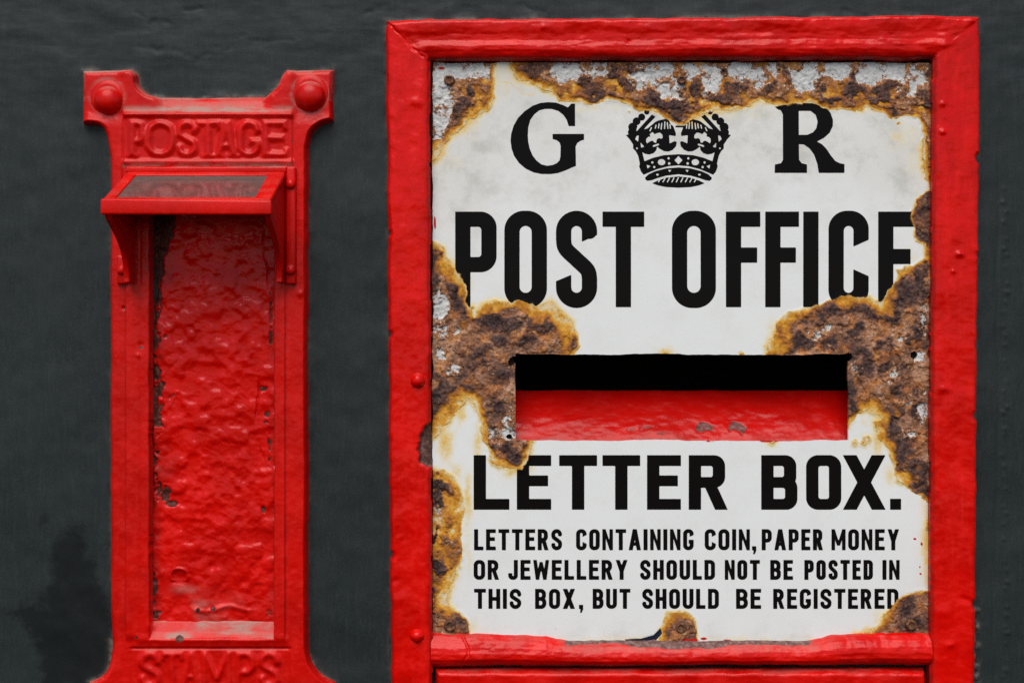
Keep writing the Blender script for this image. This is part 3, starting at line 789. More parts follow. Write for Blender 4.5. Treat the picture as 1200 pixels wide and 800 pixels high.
    E.poly([(440, 190), (490, 190), (508, 188), (517, 178), (528, 160), (544, 146), (563, 137), (573, 128), (579, 112), (581, 92), (584, 76), (586, 20), (440, 20)], m=60)
    E.poly([(594, 20), (598, 78), (606, 92), (617, 95), (628, 101), (644, 108), (655, 118), (674, 121), (693, 121), (712, 118), (726, 121), (744, 127), (763, 132), (776, 138), (786, 144), (795, 147), (807, 143), (820, 136), (835, 128), (857, 129), (873, 127), (892, 119), (908, 123), (927, 121), (949, 121), (958, 126), (977, 129), (1006, 129), (1015, 126), (1034, 132), (1044, 140), (1063, 136), (1076, 138), (1081, 158), (1081, 190), (1083, 209), (1087, 220), (1072, 234), (1068, 250), (1070, 271), (1074, 282), (1084, 286), (1086, 303), (1074, 308), (1062, 314), (1050, 316), (1048, 328), (1040, 339), (1033, 352), (1025, 354), (1018, 347), (1003, 349), (993, 346), (977, 349), (961, 358), (942, 361), (927, 366), (911, 379), (904, 395), (899, 407), (896, 416), (898, 450), (950, 450), (950, 503), (992, 500), (1003, 484), (1018, 476), (1030, 487), (1027, 500), (1028, 514), (1041, 528), (1047, 547), (1053, 563), (1066, 572), (1078, 579), (1086, 590), (1089, 640), (1088, 690), (1150, 690), (1150, 20)], m=60)
    E.poly([(440, 284), (508, 285), (519, 291), (525, 303), (534, 312), (543, 327), (548, 354), (556, 370), (566, 359), (582, 355), (598, 355), (608, 352), (627, 357), (646, 357), (658, 366), (671, 379), (678, 394), (680, 407), (674, 416), (672, 450), (650, 450), (650, 490), (630, 512), (624, 519), (621, 536), (612, 551), (598, 551), (584, 546), (573, 534), (569, 518), (563, 493), (557, 472), (547, 467), (538, 478), (525, 493), (514, 507), (508, 513), (440, 513)], m=60)
    E.poly([(440, 551), (519, 552), (531, 560), (541, 582), (544, 607), (541, 626), (540, 652), (534, 671), (529, 686), (522, 704), (528, 713), (540, 719), (548, 730), (550, 742), (548, 800), (440, 800)], m=60)
    E.poly([(781, 715), (802, 717), (814, 725), (819, 740), (824, 790), (768, 790), (775, 736), (779, 726)], m=40)
    E.poly([(1150, 688), (1073, 692), (1060, 699), (1046, 709), (1037, 718), (1034, 729), (1028, 737), (1004, 742), (1004, 800), (1150, 800)], m=60)
    e0 = E.F
    e = e0 + 2.6 * fbm(X, Y, 17, 4, 201) + 1.0 * fbm(X, Y, 5, 3, 207) - .5
    e = np.where(e0 > 28, np.maximum(e, 10), e)
    # small islands of chipping
    rnd = random.Random(11)
    for cx, cy, r in ((527, 94, 6), (737, 131, .4), (1052, 145, 1.5), (1016, 515, 3), (1002, 519, 2.5), (1012, 519, 2), (905, 517, 2), (868, 415, 2.5), (780, 414.5, 2.2), (1085, 240, 4)):
        e = np.maximum(e, r - np.hypot(X - cx, Y - cy) + .8 * fbm(X, Y, 3, 2, 211))
    # ---------------- tone of the rust: dark scale in the middle, ochre at the edge
    n1 = fbm(X, Y, 20, 4, 220); n2 = fbm(X, Y, 8, 4, 226); n3 = fbm(X, Y, 46, 3, 231)
    wedge = np.clip(7.5 * np.exp(1.4 * n3 + 1.0 * n1), .6, 28)                         # width of the ochre band
    wedge = np.where(Y < 160, np.clip(7.5 * np.exp(.6 * n3 + .5 * n1), 2.5, 13), wedge)
    edge = sstep(1.2, .5, e / wedge)
    deep = .48 + .27 * n1 + .16 * n2
    lump = np.zeros_like(X)
    wpx = 6.5 * fbm(X, Y, 15, 3, 301); wpy = 5.0 * fbm(X, Y, 12, 3, 305)
    blobs = [(688, 97, 20, 10), (722, 88, 9, 11), (700, 112, 24, 7), (735, 100, 13, 9), (735, 80, 10, 7), (764, 110, 10, 8), (782, 122, 34, 9), (811, 105, 14, 12), (797, 131, 14, 8), (840, 112, 22, 10), (862, 103, 14, 8), (854, 84, 8, 10), (630, 82, 14, 8),
             (551, 110, 11, 8), (542, 122, 10, 9), (535, 131, 8, 7), (922, 86, 8, 10), (903, 106, 9, 8), (961, 102, 11, 8), (972, 116, 16, 6), (1001, 107, 15, 9), (1003, 88, 5, 9), (1038, 106, 20, 11), (1030, 118, 22, 6), (1082, 118, 14, 9), (1046, 130, 4, 10), (1088, 80, 8, 12),
             (512, 318, 7, 24), (532, 345, 9, 22), (548, 366, 14, 13), (575, 375, 22, 12), (600, 380, 18, 10), (587, 400, 13, 10), (640, 380, 22, 9), (664, 396, 9, 20), (620, 400, 14, 8), (560, 412, 10, 10), (556, 424, 12, 12), (515, 458, 9, 24), (540, 455, 26, 8), (513, 488, 9, 16), (535, 470, 8, 8), (580, 480, 9, 14), (591, 522, 16, 9), (600, 533, 14, 11), (586, 440, 9, 12),
             (513, 566, 7, 14), (511, 585, 6, 20), (513, 660, 8, 12), (514, 700, 8, 18), (510, 625, 4, 14),
             (985, 361, 30, 9), (935, 400, 22, 12), (915, 408, 14, 8), (960, 372, 12, 8), (1010, 362, 24, 8), (1030, 368, 18, 10), (1060, 345, 14, 22), (1078, 330, 10, 26), (1085, 300, 7, 14), (1040, 362, 16, 10), (972, 400, 12, 10), (1005, 388, 10, 8), (1030, 404, 12, 9), (1070, 392, 12, 12), (1075, 385, 14, 8), (1048, 372, 10, 10), (1005, 416, 9, 9), (1010, 430, 12, 14), (1035, 430, 10, 10), (1000, 460, 10, 16), (1003, 480, 7, 14), (1052, 455, 12, 10), (1072, 482, 12, 14), (1050, 492, 9, 20), (1060, 530, 14, 14), (1075, 550, 12, 14), (1052, 520, 8, 12), (1068, 515, 8, 6), (1078, 566, 10, 10), (1072, 728, 16, 12), (1062, 716, 9, 8), (1084, 245, 6, 12)]
    for cx, cy, rx, ry in blobs:
        sl, XX, YY = E.win(cx - rx, cy - ry, cx + rx, cy + ry, m=8)
        lump[sl] = np.maximum(lump[sl], np.clip(1.35 - np.hypot((XX + wpx[sl] - cx) / rx, (YY + wpy[sl] - cy) / ry), 0, 1))
    lump = sstep(.24, .85, lump + .24 * n1 + .36 * n2) * np.where(Y < 160, 1.0, .95)
    tone = deep * (1 - lump) + (np.where(Y > 200, .07, .15) + .15 * n2) * lump
    # orange-brown open patches
    for cx, cy, rx, ry, v in ((560, 400, 26, 9, .56), (625, 405, 30, 9, .52), (545, 395, 16, 8, .6), (960, 385, 34, 10, .56), (985, 420, 40, 9, .52), (1020, 450, 20, 24, .56), (1062, 362, 9, 10, .62), (560, 440, 14, 14, .5), (520, 440, 10, 8, .56), (1055, 470, 10, 8, .55), (1066, 322, 8, 8, .6), (1070, 535, 9, 6, .55), (560, 462, 12, 8, .5)):
        g = np.exp(-(((X - cx) / rx) ** 2 + ((Y - cy) / ry) ** 2)) * (1 - .75 * lump)
        tone = tone * (1 - g) + (v + .16 * n2) * g
    epos = np.clip(e / wedge + .12 * n2, -.2, 2.5)
    epos = np.where((Y < 136) & (e > 1), np.minimum(epos, .80 + 1.2 * lump + .35 * n2 + .25 * n1), epos)
    llow = (X < 560) & (Y > 548) & (Y < 690)
    epos = np.where(llow, np.minimum(epos, .62 + .35 * n2 + .3 * n1) * (1 - lump) + 1.6 * lump, epos)
    for cx, cy, rx, ry in ((1049, 708, 15, 9), (1043, 725, 9, 9), (1035, 505, 6, 18), (1040, 530, 8, 12), (935, 372, 22, 9), (914, 385, 12, 14), (1060, 318, 16, 8), (1048, 345, 7, 8), (640, 362, 26, 6), (668, 378, 8, 16), (600, 358, 20, 5), (528, 308, 5, 14), (540, 340, 5, 14), (580, 548, 16, 6), (535, 600, 8, 30), (530, 484, 8, 12), (569, 505, 5, 20), (1070, 258, 5, 16), (985, 351, 20, 4), (1084, 585, 8, 8), (790, 725, 14, 10), (522, 725, 14, 14), (805, 720, 8, 8)):
        g = np.exp(-(((X - cx) / rx) ** 2 + ((Y - cy) / ry) ** 2)) * (e > 0)
        epos = epos * (1 - .85 * g) + .85 * g * (.42 + .30 * n2 + .16 * n1)
    tone = np.clip(tone, 0, 1)
    # ---------------- bare galvanised skin
    zn = np.zeros_like(X)
    zb = [(516, 105, 14, 34, 1), (530, 85, 26, 12, 1), (552, 84, 22, 9, .9), (515, 150, 9, 26, .95), (664, 82, 24, 11, 1), (700, 82, 18, 8, .9), (757, 82, 14, 15, 1), (775, 105, 8, 8, .9), (778, 83, 12, 9, .9), (793, 103, 8, 15, 1), (812, 84, 9, 8, .8), (836, 92, 12, 18, 1), (873, 84, 16, 12, 1), (890, 95, 10, 10, .9), (945, 90, 20, 16, 1), (980, 82, 20, 9, 1), (1020, 86, 16, 14, 1), (1050, 84, 16, 16, 1), (1070, 102, 12, 10, .9), (1080, 88, 7, 20, .7), (745, 104, 10, 6, .85), (905, 84, 8, 12, .9),
          (517, 372, 9, 24, 1), (513, 340, 5, 14, .75), (522, 390, 8, 18, .9), (516, 412, 9, 10, 1), (534, 434, 9, 8, .95), (598, 480, 5, 34, .85), (592, 508, 11, 10, .95), (580, 512, 8, 8, .8), (540, 386, 5, 7, .7),
          (955, 396, 8, 14, .85), (965, 385, 12, 6, .7), (1080, 375, 6, 18, .85), (1072, 422, 12, 14, .95), (1055, 396, 7, 6, .85), (1003, 430, 9, 7, .7), (1046, 440, 6, 7, .75), (1082, 480, 8, 14, .95), (1064, 472, 7, 6, .85), (1076, 508, 14, 6, .8), (1080, 440, 6, 10, .7), (512, 596, 5, 16, .6)]
    for cx, cy, rx, ry, v in zb:
        sl, XX, YY = E.win(cx - rx, cy - ry, cx + rx, cy + ry, m=30)
        zn[sl] = np.maximum(zn[sl], v * np.exp(-.55 * (((XX + wpx[sl] - cx) / rx) ** 2 + ((YY + wpy[sl] - cy) / ry) ** 2) ** 1.4))
    zinc = zn + .14 * (X < 526) * (Y > 300) - (.42 + .2 * (Y > 200)) * np.clip(fbm(X, Y, 13, 4, 250), -.2, 1) - .55 * lump * sstep(60, 100, Y) - .6 * edge + .08
    zinc = np.where(e > 0, zinc - .22 * (Y > 200) - .07, 0)
    # ---------------- staining over the enamel next to rust
    near = np.maximum(-e, 0)
    reach = np.clip(4.0 + 5.0 * n3 + 2.5 * n1, 1.5, 14)
    stain = .75 * np.exp(-near / reach)
    warm = np.zeros_like(X)
    for cx, cy, rx, ry, v in ((522, 520, 12, 26, .62), (540, 482, 9, 16, .6), (560, 520, 6, 34, .5), (535, 550, 14, 14, .4), (548, 585, 7, 34, .62), (1016, 492, 12, 20, .34), (1030, 512, 9, 30, .62), (1042, 556, 8, 16, .5), (905, 384, 14, 16, .3), (592, 95, 8, 22, .30), (1055, 158, 26, 18, .32), (1072, 180, 12, 40, .28), (535, 190, 20, 12, .2), (1087, 635, 10, 62, .60), (700, 126, 50, 8, .28), (850, 134, 60, 8, .28), (548, 640, 7, 60, .3), (555, 735, 12, 14, .35), (1030, 725, 10, 14, .4), (620, 350, 30, 6, .25), (1062, 300, 16, 12, .35), (800, 748, 300, 5, .30), (568, 500, 5, 40, .35), (655, 370, 30, 14, .2)):
        warm = np.maximum(warm, v * np.exp(-(((X - cx) / rx) ** 2 + ((Y - cy) / ry) ** 2)))
    stain = np.maximum(stain, warm + .10 * n2 * (warm > .05)) * (e < .6)
    # a few cracks in the enamel at the top left
    for pts in ([(584, 96), (598, 97), (606, 104), (612, 110), (624, 112), (630, 100)], [(519, 92), (540, 90), (580, 92)]):
        c = stroke(X, Y, pts, .9); stain = np.maximum(stain, .55 * sstep(-1, .3, c))
    old = np.clip(sstep(330, 60, Y) * .85 + .25 * n3 * sstep(330, 200, Y) + .35 * np.exp(-((X - 1060) / 40) ** 2 - ((Y - 190) / 60) ** 2) + .3 * np.exp(-((X - 530) / 40) ** 2 - ((Y - 240) / 60) ** 2), 0, 1)
    old = np.maximum(old, .5 * np.exp(-np.maximum(745 - Y, 0) / 9) * np.clip(.6 + .8 * n1, 0, 1))
    blue = sstep(-1, 1, sdf_poly([(733, 749), (752, 748), (766, 744), (774, 736), (776, 742), (768, 751), (733, 753)], X, Y))
    redf = np.zeros_like(X)
    for cx, cy, rx, ry in ((1072, 631, 1.5, 1.0), (1080, 637, 1.2, 2.0), (1078, 664, 1.3, 2.0), (1079, 672, 1.5, 1.2), (519, 80, 4.0, 1.3), (812, 750, 9, 2.2), (850, 750, 5, 1.8), (825, 748, 4, 1.6), (509.5, 262, .9, 8), (900, 516.5, 10, 1.0), (830, 516.8, 8, .9)):
        redf = np.maximum(redf, 1.3 - np.hypot((X - cx) / rx, (Y - cy) / ry) * .8 + .5 * n2)
    # ---------------- relief
    r_in = sstep(0, 4.5, e)
    H = .35 * fbm(X, Y, 90, 2, 260)
    H += .45 * np.exp(-((e + .8) / 2.2) ** 2) * np.clip(.5 + n1, 0, 1.3)
    zm = sstep(.35, .6, zinc)
    r_dp = sstep(.3, 1.1, epos)
    H += r_in * (1 - zm) * (.25 + .75 * r_dp) * (.4 + .7 * n1 + .7 * n2 + 1.0 * lump + .5 * fbm(X, Y, 3.2, 3, 263))
    H += r_in * zm * (-.9 + .3 * n2 + .35 * fbm(X, Y, 3, 2, 267))
    fl = fbm(X, Y, 15, 3, 270); H += r_in * (.3 + .7 * r_dp) * 1.3 * (sstep(.1, .16, fl) - .5)            # broken edges of scale
    H -= 1.6 * sstep(.3, .7, blue)
    H = np.clip(H, -4, 9)
    # ---------------- the opening and the little hole
    cx_ = (X[:-1, :-1] + X[1:, 1:]) / 2; cy_ = (Y[:-1, :-1] + Y[1:, 1:]) / 2
    hole = (cx_ > 604) & (cx_ < 994) & (cy_ > 415) & (cy_ < 516)
    hole |= stroke(cx_, cy_, [(612, 419.5), (601, 421.5), (599, 424.5)], 7.4) > 0
    hole |= (np.hypot(cx_ - 994, cy_ - 418.5) < 5)
    hole |= np.hypot(cx_ - 1071, cy_ - 416) < 4.4
    hole |= np.hypot(cx_ - 596.5, cy_ - 511.5) < 3.2
    # uneven rim of the opening
    jy = .9 * fbm(X, Y * 0, 24, 4, 280) * (np.exp(-np.abs(Y - 415) / 5) + np.exp(-np.abs(Y - 516) / 4)) * ((X > 600) & (X < 998))
    jx = .5 * fbm(X * 0, Y, 20, 3, 284) * (np.exp(-np.abs(X - 604) / 4) + np.exp(-np.abs(X - 994) / 4)) * ((Y > 410) & (Y < 520))
    # ragged outer rim
    jx = jx + .8 * fbm(X * 0, Y, 18, 4, 288) * (np.exp(-(X - 507) / 3) + np.exp(-(1091.5 - X) / 3))
    jy = jy + .8 * fbm(X, Y * 0, 16, 4, 290) * np.exp(-(Y - 73.5) / 3)
    return relief('enamel_sign', xs, ys, H + 10, ENAMEL, lb, 10, ~hole,
                  dict(ink=ink, rust=e, tone=tone, edge=epos, zinc=zinc, stain=stain, old=old, blue=blue, redf=redf), back=4.5, shift=(jx, jy),
                  label='white enamel plate with black crown and lettering, rust breaking through')
sign = build_sign()
def screw(px, py, r, h=12, seed=1):
    bm = bmesh.new()
    x, y = T(px, py, h)
    dome(bm, x, y, h - 3, [(r, 0), (r, 3.2), (r * .92, 4.6), (r * .62, 5.6), (r * .55, 4.4), (r * .2, 4.2), (0, 4.4)], n=22, wob=.07, seed=seed)
    bm_obj('screw', bm, RUST, sign)
for k, (a, b, r) in enumerate(((527, 733, 7.2), (798, 735, 6.2), (1068, 732, 6.6), (526.5, 94, 6.0), (799, 94, 5.0))):
    screw(a, b, r, seed=k)

# ================================================================== STAMP HOLDER
sm = thing('stamp_vending_plate', 'narrow red cast iron stamp machine with glazed hood and bolted corners', 'stamp machine', W3(246, 862, 0))
RX0, RX1, RY0, RY1 = 176.0, 321.0, 212.0, 727.0

def serif_word(F, spec, y0, y1, t):
    for ch, a, b in spec:
        F.put((a, y0, b, y1), lambda X, Y: glyph(ch, X, Y, a, y0, b, y1, t, t * .8, rnd=(b - a) * .5), m=8)
        for sx in ({'P': (a + t / 2,), 'T': ((a + b) / 2,), 'A': (a + t * .6, b - t * .6), 'M': (a + t / 2, b - t / 2), 'E': ()}.get(ch, ())):
            F.put((sx - 8, y1 - 4, sx + 8, y1), lambda X, Y: box(X, Y, sx - t * .95, y1 - 3.2, sx + t * .95, y1), m=6)
        if ch in 'TE':
            F.put((a, y0, b, y1), lambda X, Y: np.maximum(box(X, Y, b - 3, y0, b + 1, y0 + t * 1.4), box(X, Y, (a if ch == 'T' else b) - 1, (y0 if ch == 'T' else y1 - t * 1.4), (a if ch == 'T' else b) + 3, (y0 + t * 1.4 if ch == 'T' else y1))), m=6)
def build_stamp_frame():
    xs = np.arange(92, 397.1, .9); ys = np.concatenate([np.arange(76, 830, .9), np.arange(832, 868, 3.0)])
    X, Y = np.meshgrid(xs, ys)
    n1 = fbm(X, Y, 24, 4, 301); n2 = fbm(X, Y, 8, 3, 305)
    d = sdf_poly(STAMP_OUT, X, Y) + .6 * fbm(X, Y, 30, 3, 308)
    ed = np.sqrt(np.clip(1 - (1 - np.clip(d / 6, 0, 1)) ** 2, 0, 1))
    base = np.full(X.shape, 16.5)
    # sloping head between the ears
    head = sstep(180, 192, X) * sstep(320, 306, X) * (Y < 132)
    base = np.where(Y < 131, base * (1 - head) + head * np.interp(Y, [112, 118, 131], [5, 9, 16.5]), base)
    # ears are a bit thinner
    ear = sstep(150, 128, Y) * (sstep(150, 138, X) + sstep(338, 350, X))
    base -= 3.0 * np.clip(ear, 0, 1)
    # name panel frame: bead above, ribs at the sides
    bead = lambda v, c, w_: np.exp(-((v - c) / w_) ** 2)
    inx = sstep(142, 146, X) * sstep(346, 342, X)
    base += inx * sstep(131, 135, Y) * sstep(198, 192, Y) * .5
    base += 3.4 * bead(Y, 134.5, 3.6) * inx
    base += 2.6 * bead(Y, 190, 3.4) * inx
    base -= 1.8 * bead(X, 144, 1.1) * sstep(130, 134, Y) * sstep(330, 300, Y)
    base -= 1.5 * bead(X, 343.5, 1.1) * sstep(130, 134, Y) * sstep(345, 320, Y)
    # side rails: outer band lower than the inner one, parted by a fine groove
    low = sstep(205, 215, Y) * sstep(752, 742, Y)
    base += low * (2.2 * sstep(145.5, 148.5, X) * sstep(336.5, 333.5, X))
    base -= low * (1.5 * bead(X, 147, 1.0) + 1.5 * bead(X, 335, 1.0) + .8 * bead(X, 165, 1.0))
    # cast words
    F = Field(xs, ys, -8)
    serif_word(F, [('P', 152, 171), ('O', 170.5, 206.5), ('S', 207, 232), ('T', 231, 258), ('A', 253, 279), ('G', 278, 306.5), ('E', 308, 335)], 142, 184.5, 7.2)
    serif_word(F, [('S', 163, 189), ('T', 190, 214), ('A', 211, 236), ('M', 236, 272), ('P', 275, 300), ('S', 303, 328)], 763, 806, 7.4)
    lettr = sstep(-2.6, 2.6, F.F + .3 * n2 + .6 * n1)
    for _k in range(1):
        lettr = sum(np.roll(lettr, q_, 0) for q_ in (-2, -1, 0, 1, 2)) / 5; lettr = sum(np.roll(lettr, q_, 1) for q_ in (-2, -1, 0, 1, 2)) / 5
    base += 3.3 * lettr * np.where(Y > 500, .78, 1.0)
    # bottom: lower panel with a moulded edge under the sill
    sillx = sstep(150, 156, X) * sstep(343, 337, X)
    base -= 2.2 * bead(Y, 759.5, 1.8) * sillx
    base -= 1.2 * sstep(759, 764, Y) * sstep(814, 808, Y) * sillx * (1 - lettr * .3)
    base += 2.0 * bead(Y, 816, 3) * sillx
    base += 2.0 * bead(Y, 749, 5.0) * sstep(155, 165, X) * sstep(342, 332, X)
    # recess: bottom edge is a broad splay
    rd = np.minimum(np.minimum(X - RX0, RX1 - X), np.minimum(Y - RY0, 747 - Y)) + .5 * fbm(X, Y, 22, 3, 311)
    spl = np.interp(Y, [700, 724, 730, 741, 747], [-6, -6, 7, 12, 17])
    rec = np.where(rd > 0, np.where(Y > 724, np.minimum(spl, 17), -6), 99)
    round_in = 3.0 * (1 - np.sqrt(np.clip(1 - np.clip(1 + rd / 3.0, 0, 1) ** 2, 0, 1)))
    h = np.where(rd > 0, np.minimum(rec, base), base - np.where(rd > -3, round_in, 0))
    h = h + (.42 * n1 + .13 * n2) * np.where(rd > 0, .3, 1)
    for bx, by, r, a in ((166, 404, 3, -1.5), (145, 361, 2, -2.2), (163, 416, 3, 1.2), (178, 733, 5, 1.2), (352, 344, 4, 1.4), (152, 300, 3, -1.6)):
        h = h + a * np.exp(-((X - bx) ** 2 + (Y - by) ** 2) / r ** 2)
    h = np.where(d < 0, np.maximum(d * 4, -4), np.where(d < 6, ed * h, h))
    c = lambda A: (A[:-1, :-1] + A[1:, 1:]) / 2
    keep = (c(d) > -3) & ~((c(rd) > 2.2) & (c(Y) < 722))
    dust = head * sstep(112, 124, Y) * .5 + bead(Y, 128, 3.5) * inx * .75 + .9 * bead(Y, 194.5, 3.0) * inx
    dust = np.maximum(dust, ((Y > 725) & (rd > 0)) * (.65 + .9 * fbm(X, Y * 2, 30, 3, 317)))
    ring = np.minimum(np.abs(np.hypot(X - 125.5, Y - 112.5) - 20.5), np.abs(np.hypot(X - 363, Y - 109.8) - 21.5))
    dust = np.maximum(dust, .45 * np.exp(-(ring / 2.2) ** 2))
    dust = np.maximum(dust, .5 * np.exp(-((d - 1.5) / 2) ** 2) * (Y < 120))
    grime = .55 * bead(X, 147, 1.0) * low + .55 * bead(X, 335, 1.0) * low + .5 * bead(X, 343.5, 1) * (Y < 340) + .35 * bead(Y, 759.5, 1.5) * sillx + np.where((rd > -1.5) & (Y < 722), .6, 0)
    bare = np.zeros_like(X)
    for bx, by, r in ((166, 407, 2.2), (145.5, 361, 1.6), (160.5, 746, 2), (211, 747.5, 5), (335, 200, 1.5), (343, 166, 1.5)):
        bare = np.maximum(bare, .9 * np.exp(-((X - bx) ** 2 / 2 + (Y - by) ** 2) / r ** 2))
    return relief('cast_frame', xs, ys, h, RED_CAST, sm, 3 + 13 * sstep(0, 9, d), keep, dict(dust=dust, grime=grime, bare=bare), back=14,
                  label='cast frame with raised words above and below the recess')
build_stamp_frame()

def build_recess():
    xs = np.arange(168, 329.1, .9); ys = np.arange(206, 736.1, .9)
    X, Y = np.meshgrid(xs, ys)
    n1 = fbm(X, Y, 17, 4, 401, stretch=.8); n2 = fbm(X, Y, 7, 3, 405); n3 = fbm(X, Y, 50, 3, 409)
    b1 = .9 * fbm(X, Y, 15, 2, 431, gain=.35) + .35 * fbm(X, Y, 8, 2, 437, gain=.3)
    h = 6.2 + 2.1 * (sstep(-.9, 1.0, b1) - .5) + .3 * n1 + 1.0 * n3
    wr = np.abs(fbm(X + .35 * Y, Y - .45 * X, 24, 3, 411, stretch=.55)); h += .15 * sstep(.30, 0, wr)
    # loose skin along both edges
    lw = 5 + 5 * sstep(330, 250, Y) * 2.2 + 4 * fbm(X * 0, Y, 46, 4, 415)
    le = X - RX0 - lw
    crack = np.exp(-(le / 1.2) ** 2) * np.clip(.5 + fbm(X, Y, 40, 3, 418), 0, 1) * sstep(600, 520, Y)
    h -= 2.4 * crack; h -= 1.6 * sstep(2, -2, le) * sstep(600, 480, Y)
    re = RX1 - X - (9 + 8 * np.exp(-((Y - 480) / 40) ** 2) + 5 * fbm(X * 0, Y, 40, 4, 421))
    crack2 = np.exp(-(re / 1.1) ** 2) * np.clip(fbm(X, Y, 36, 3, 424) + .35, 0, 1) * sstep(560, 500, Y)
    h -= 2.2 * crack2
    gw = np.clip(11 + 10 * fbm(X * .3, Y, 42, 4, 426) + 5 * sstep(420, 280, Y), 1.5, 22) * (.30 + .70 * sstep(610, 560, Y))
    gap = sstep(gw + 1.5, gw - 1.5, X - RX0 + 2.5 * n2) * np.clip(.62 + .34 * fbm(X, Y, 9, 4, 437) + .5 * sstep(6, 2, X - RX0), 0, 1)
    bare = np.zeros_like(X)
    tl = sdf_poly([(172, 205), (207, 205), (206, 262), (201, 285), (196, 302), (190, 312), (184, 325), (172, 330)], X, Y)
    bare = np.maximum(bare, .95 * sstep(-3, 3, tl + 3 * n1))
    bare = np.maximum(bare, gap)
    h -= 1.1 * sstep(.42, .6, gap)
    for bx, by, rx, ry, v in ((194, 394, 5, 4, .62), (203, 467, 5, 9, .62), (195, 577, 6, 8, .95), (202, 590, 6, 3.5, .95), (188, 488, 3, 3, .7), (182, 690, 4, 22, .72), (307, 456, 8, 6, .66), (313, 490, 5, 12, .66), (300, 462, 6, 3, .62), (309, 597, 3, 5, .8), (316, 520, 3, 24, .66), (233, 714, 2.5, 2.2, 1.0), (251, 712, 3, 3, .75), (186, 720, 10, 6, .7), (316, 720, 8, 8, .6), (318, 380, 3, 40, .6)):
        bare = np.maximum(bare, v * np.exp(-.5 * (((X - bx) / rx) ** 2 + ((Y - by) / ry) ** 2)) * (1 + .3 * n2))
    bare = np.maximum(bare, .7 * crack); bare = np.maximum(bare, .62 * crack2)
    h -= 1.2 * sstep(.45, .65, bare)
    # blister broken open near the foot
    rr = np.hypot((X - 211) / 1.1, Y - 674)
    h += 1.6 * np.exp(-((rr - 9) / 1.8) ** 2) * (Y < 680); h -= 1.4 * np.exp(-(rr / 6) ** 2)
    h += 2.0 * np.exp(-((Y - 712 - 3 * np.sin(X / 9)) / 3.0) ** 2) * sstep(215, 235, X) * sstep(300, 285, X)
    grime = np.maximum(.75 * sstep(18, 2, X - RX0), .95 * sstep(34, 8, X - RX0 + 10 * fbm(X, Y, 30, 4, 441)) * sstep(250, 290, Y) * sstep(620, 540, Y) * np.clip(.55 + .6 * n2 + .4 * n1, 0, 1)) + .35 * sstep(10, 0, RX1 - X) + .3 * sstep(330, 240, Y) * np.clip(.5 + n1, 0, 1)  # grime by the side edges; also made darker towards the top
    dust = .55 * sstep(680, 722, Y) * np.clip(.3 + n3, 0, 1) + .45 * np.exp(-((X - 218) / 14) ** 2 - ((Y - 690) / 5) ** 2)
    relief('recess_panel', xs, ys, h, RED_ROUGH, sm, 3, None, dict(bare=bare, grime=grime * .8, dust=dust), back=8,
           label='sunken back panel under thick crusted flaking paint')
build_recess()

for k, (bx, by, r, rw) in enumerate(((125.8, 117, 16.0, 20.5), (363.0, 112.2, 17.0, 22.0))):
    bm = bmesh.new(); x, y = T(bx, by, 18)
    dome(bm, x, y, 12.0, [(r * 1.10, 0), (r * 1.06, 1.8), (r * 1.0, 4.0), (r * .93, 7.5), (r * .78, 11.0), (r * .56, 13.6), (r * .28, 15.2), (0, 15.7)], n=36, wob=.012, seed=k + 3)
    b = bm_obj('bolt', bm, RED_CAST, sm)
    bm = bmesh.new(); x, y = T(bx, by - 3, 14)
    dome(bm, x, y, 11.0, [(rw, 0), (rw * .99, 2.0), (rw * .95, 3.3), (rw * .7, 3.7), (0, 3.8)], n=40, wob=.01, seed=k + 5)
    bm_obj('washer', bm, RED_CAST, b)

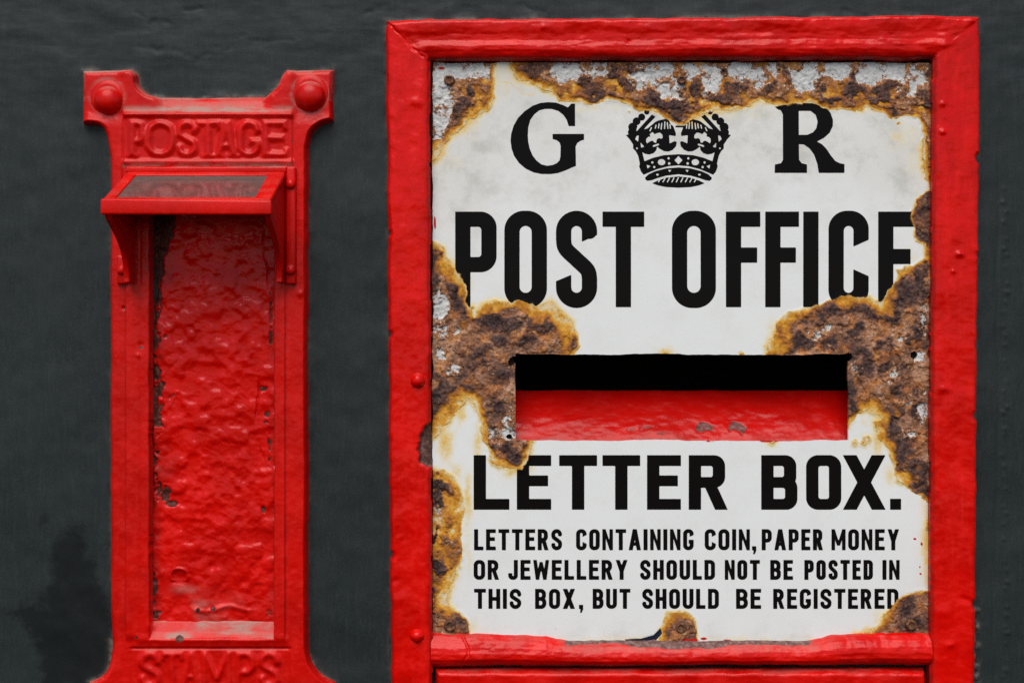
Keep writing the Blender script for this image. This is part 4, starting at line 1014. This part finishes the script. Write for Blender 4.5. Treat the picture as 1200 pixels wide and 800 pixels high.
# ---- hood
def build_hood():
    XL, XR = 155.5, 338.5
    yb, yf, hb, hf = 201.5, 246.0, 17.0, 112.0
    # a sheet-metal frame: four bars round the glass plus the front fascia, in one casting
    def pt(x, t, lift):             # t: 0 back .. 1 front along the slope; lift: off the slope
        dy, dh = yf - yb, hf - hb; L = math.hypot(dy, dh)
        nx_, nh = -dh / L, dy / L       # normal of the slope (up and out)
        return W3(x, yb + dy * t + nx_ * lift, hb + dh * t + nh * lift)
    def bar(bm, x0, x1, t0, t1, a=0.0, b=-7.0):
        prism_pts(bm, [pt(x0, t0, a), pt(x1, t0, a), pt(x1, t1, a), pt(x0, t1, a)], [pt(x0, t0, b), pt(x1, t0, b), pt(x1, t1, b), pt(x0, t1, b)])
    bm = bmesh.new()
    gl, gr, tb, tf = XL + 12.5, XR - 19, .15, .93
    # one welded ring
    O = [(XL, 0), (XR, 0), (XR, 1), (XL, 1)]; I = [(gl, tb), (gr, tb), (gr, tf), (gl, tf)]
    va = [[bm.verts.new(pt(x, t, l)) for x, t in L_] for l in (0, -7) for L_ in (O, I)]
    oT, iT, oB, iB = va
    for k in range(4):
        j = (k + 1) % 4
        bm.faces.new((oT[k], oT[j], iT[j], iT[k])); bm.faces.new((oB[k], iB[k], iB[j], oB[j]))
        bm.faces.new((oT[k], oB[k], oB[j], oT[j])); bm.faces.new((iT[k], iT[j], iB[j], iB[k]))
    canopy = bm_obj('canopy', bm, RED_HOOD, sm, bevel=2.0)
    # front fascia
    bm = bmesh.new()
    f0, f1 = 107.0, 114.0
    yl0, yr0, yl1, yr1 = 245.2, 247.2, 262.6, 263.0
    prism_pts(bm, [W3(XL - 1.5, yl0, f1), W3(XR + 1, yr0, f1), W3(XR + 1, yr1, f1), W3(XL - 1.5, yl1, f1)], [W3(XL - 1.5, yl0, f0), W3(XR + 1, yr0, f0), W3(XR + 1, yr1, f0), W3(XL - 1.5, yl1, f0)])
    bm_obj('fascia', bm, RED_HOOD, canopy, bevel=2.2)
    # back flange against the name panel, a dusty ledge
    bm = bmesh.new()
    prism_pts(bm, [W3(XL - 2, 196.5, 14), W3(XR + 2, 196.0, 14), W3(XR + 1, 199.0, 24), W3(XL - 1, 199.5, 24)], [W3(XL - 2, 206, 14), W3(XR + 2, 206, 14), W3(XR + 1, 205, 24), W3(XL - 1, 205, 24)])
    bm_obj('flange', bm, RED_CAST, canopy, bevel=1.2)
    # glass
    n, mrows = 40, 20
    V = []; A = []
    for l in (-2.2, -4.2):
        for j in range(mrows + 1):
            for i in range(n + 1):
                t = tb - .02 + (tf - tb + .04) * j / mrows
                V.append(pt(gl - 2 + (gr - gl + 4) * i / n, t, l))
                ed = min(i, n - i, 14) / 10.; A.append(max(0, 1 - ed) * .5 + max(0, 1 - j / 8.) * .9 + max(0, 1 - (mrows - j) / 3.) * .5)
    m_ = (n + 1) * (mrows + 1); F = []
    for j in range(mrows):
        for i in range(n):
            a = j * (n + 1) + i
            F.append((a, a + 1, a + n + 2, a + n + 1)); F.append((m_ + a, m_ + a + n + 1, m_ + a + n + 2, m_ + a + 1))
    bd = [i for i in range(n)] + [n + j * (n + 1) for j in range(mrows)] + [mrows * (n + 1) + i for i in range(n, 0, -1)] + [j * (n + 1) for j in range(mrows, 0, -1)]
    for k in range(len(bd)):
        a, b = bd[k], bd[(k + 1) % len(bd)]; F.append((a, m_ + a, m_ + b, b))
    me = bpy.data.meshes.new('glass_pane'); me.from_pydata(V, [], F); me.update()
    at = me.attributes.new('dust', 'FLOAT', 'POINT'); at.data.foreach_set('value', np.array(A, np.float32))
    link('glass_pane', me, GLASS, canopy, 'dusty glass let into the sloping hood')
    # the two curved cheeks
    side = [(yb + .5, hb - 3), (yf + 2, hf - 3)] + [(y, h) for y, h in spline([(262, hf - 3), (267, 105), (274, 91), (285, 69), (299, 51), (315, 42), (329, 39)], n=4)] + [(333, 40), (333, hb - 3)]
    for x0, x1 in ((XL + 1, XL + 8), (XR - 8, XR - 1)):
        bm = bmesh.new()
        prism_pts(bm, [W3(x0, y, h) for y, h in side], [W3(x1, y, h) for y, h in side])
        bm_obj('side_bracket', bm, RED_CAST, sm, bevel=1.8)
    # fixing lugs outside the cheeks
    for x0, x1, ya, yb_ in ((338, 351, 197.5, 335), (142.5, 157, 300, 335)):
        bm = bmesh.new()
        prism_pts(bm, [W3(x0, ya, 12), W3(x1, ya, 12), W3(x1, yb_, 12), W3(x0, yb_, 12)], [W3(x0 + 1, ya + 1, 23), W3(x1 - 1, ya + 1, 23), W3(x1 - 1, yb_ - 1, 23), W3(x0 + 1, yb_ - 1, 23)])
        lug = bm_obj('lug', bm, RED_CAST, sm, bevel=2.5)
        for by, r in ((219, 6.0), (318, 6.0)):
            if by < ya: continue
            bm = bmesh.new()
            dome(bm, (x0 + x1) / 2, by, 22, [(r, 0), (r * .95, 2.5), (r * .7, 4.6), (r * .3, 5.6), (0, 5.8)], n=20, wob=.06, seed=by)
            bm_obj('rivet', bm, RED_CAST, lug)
build_hood()
print('scene built')
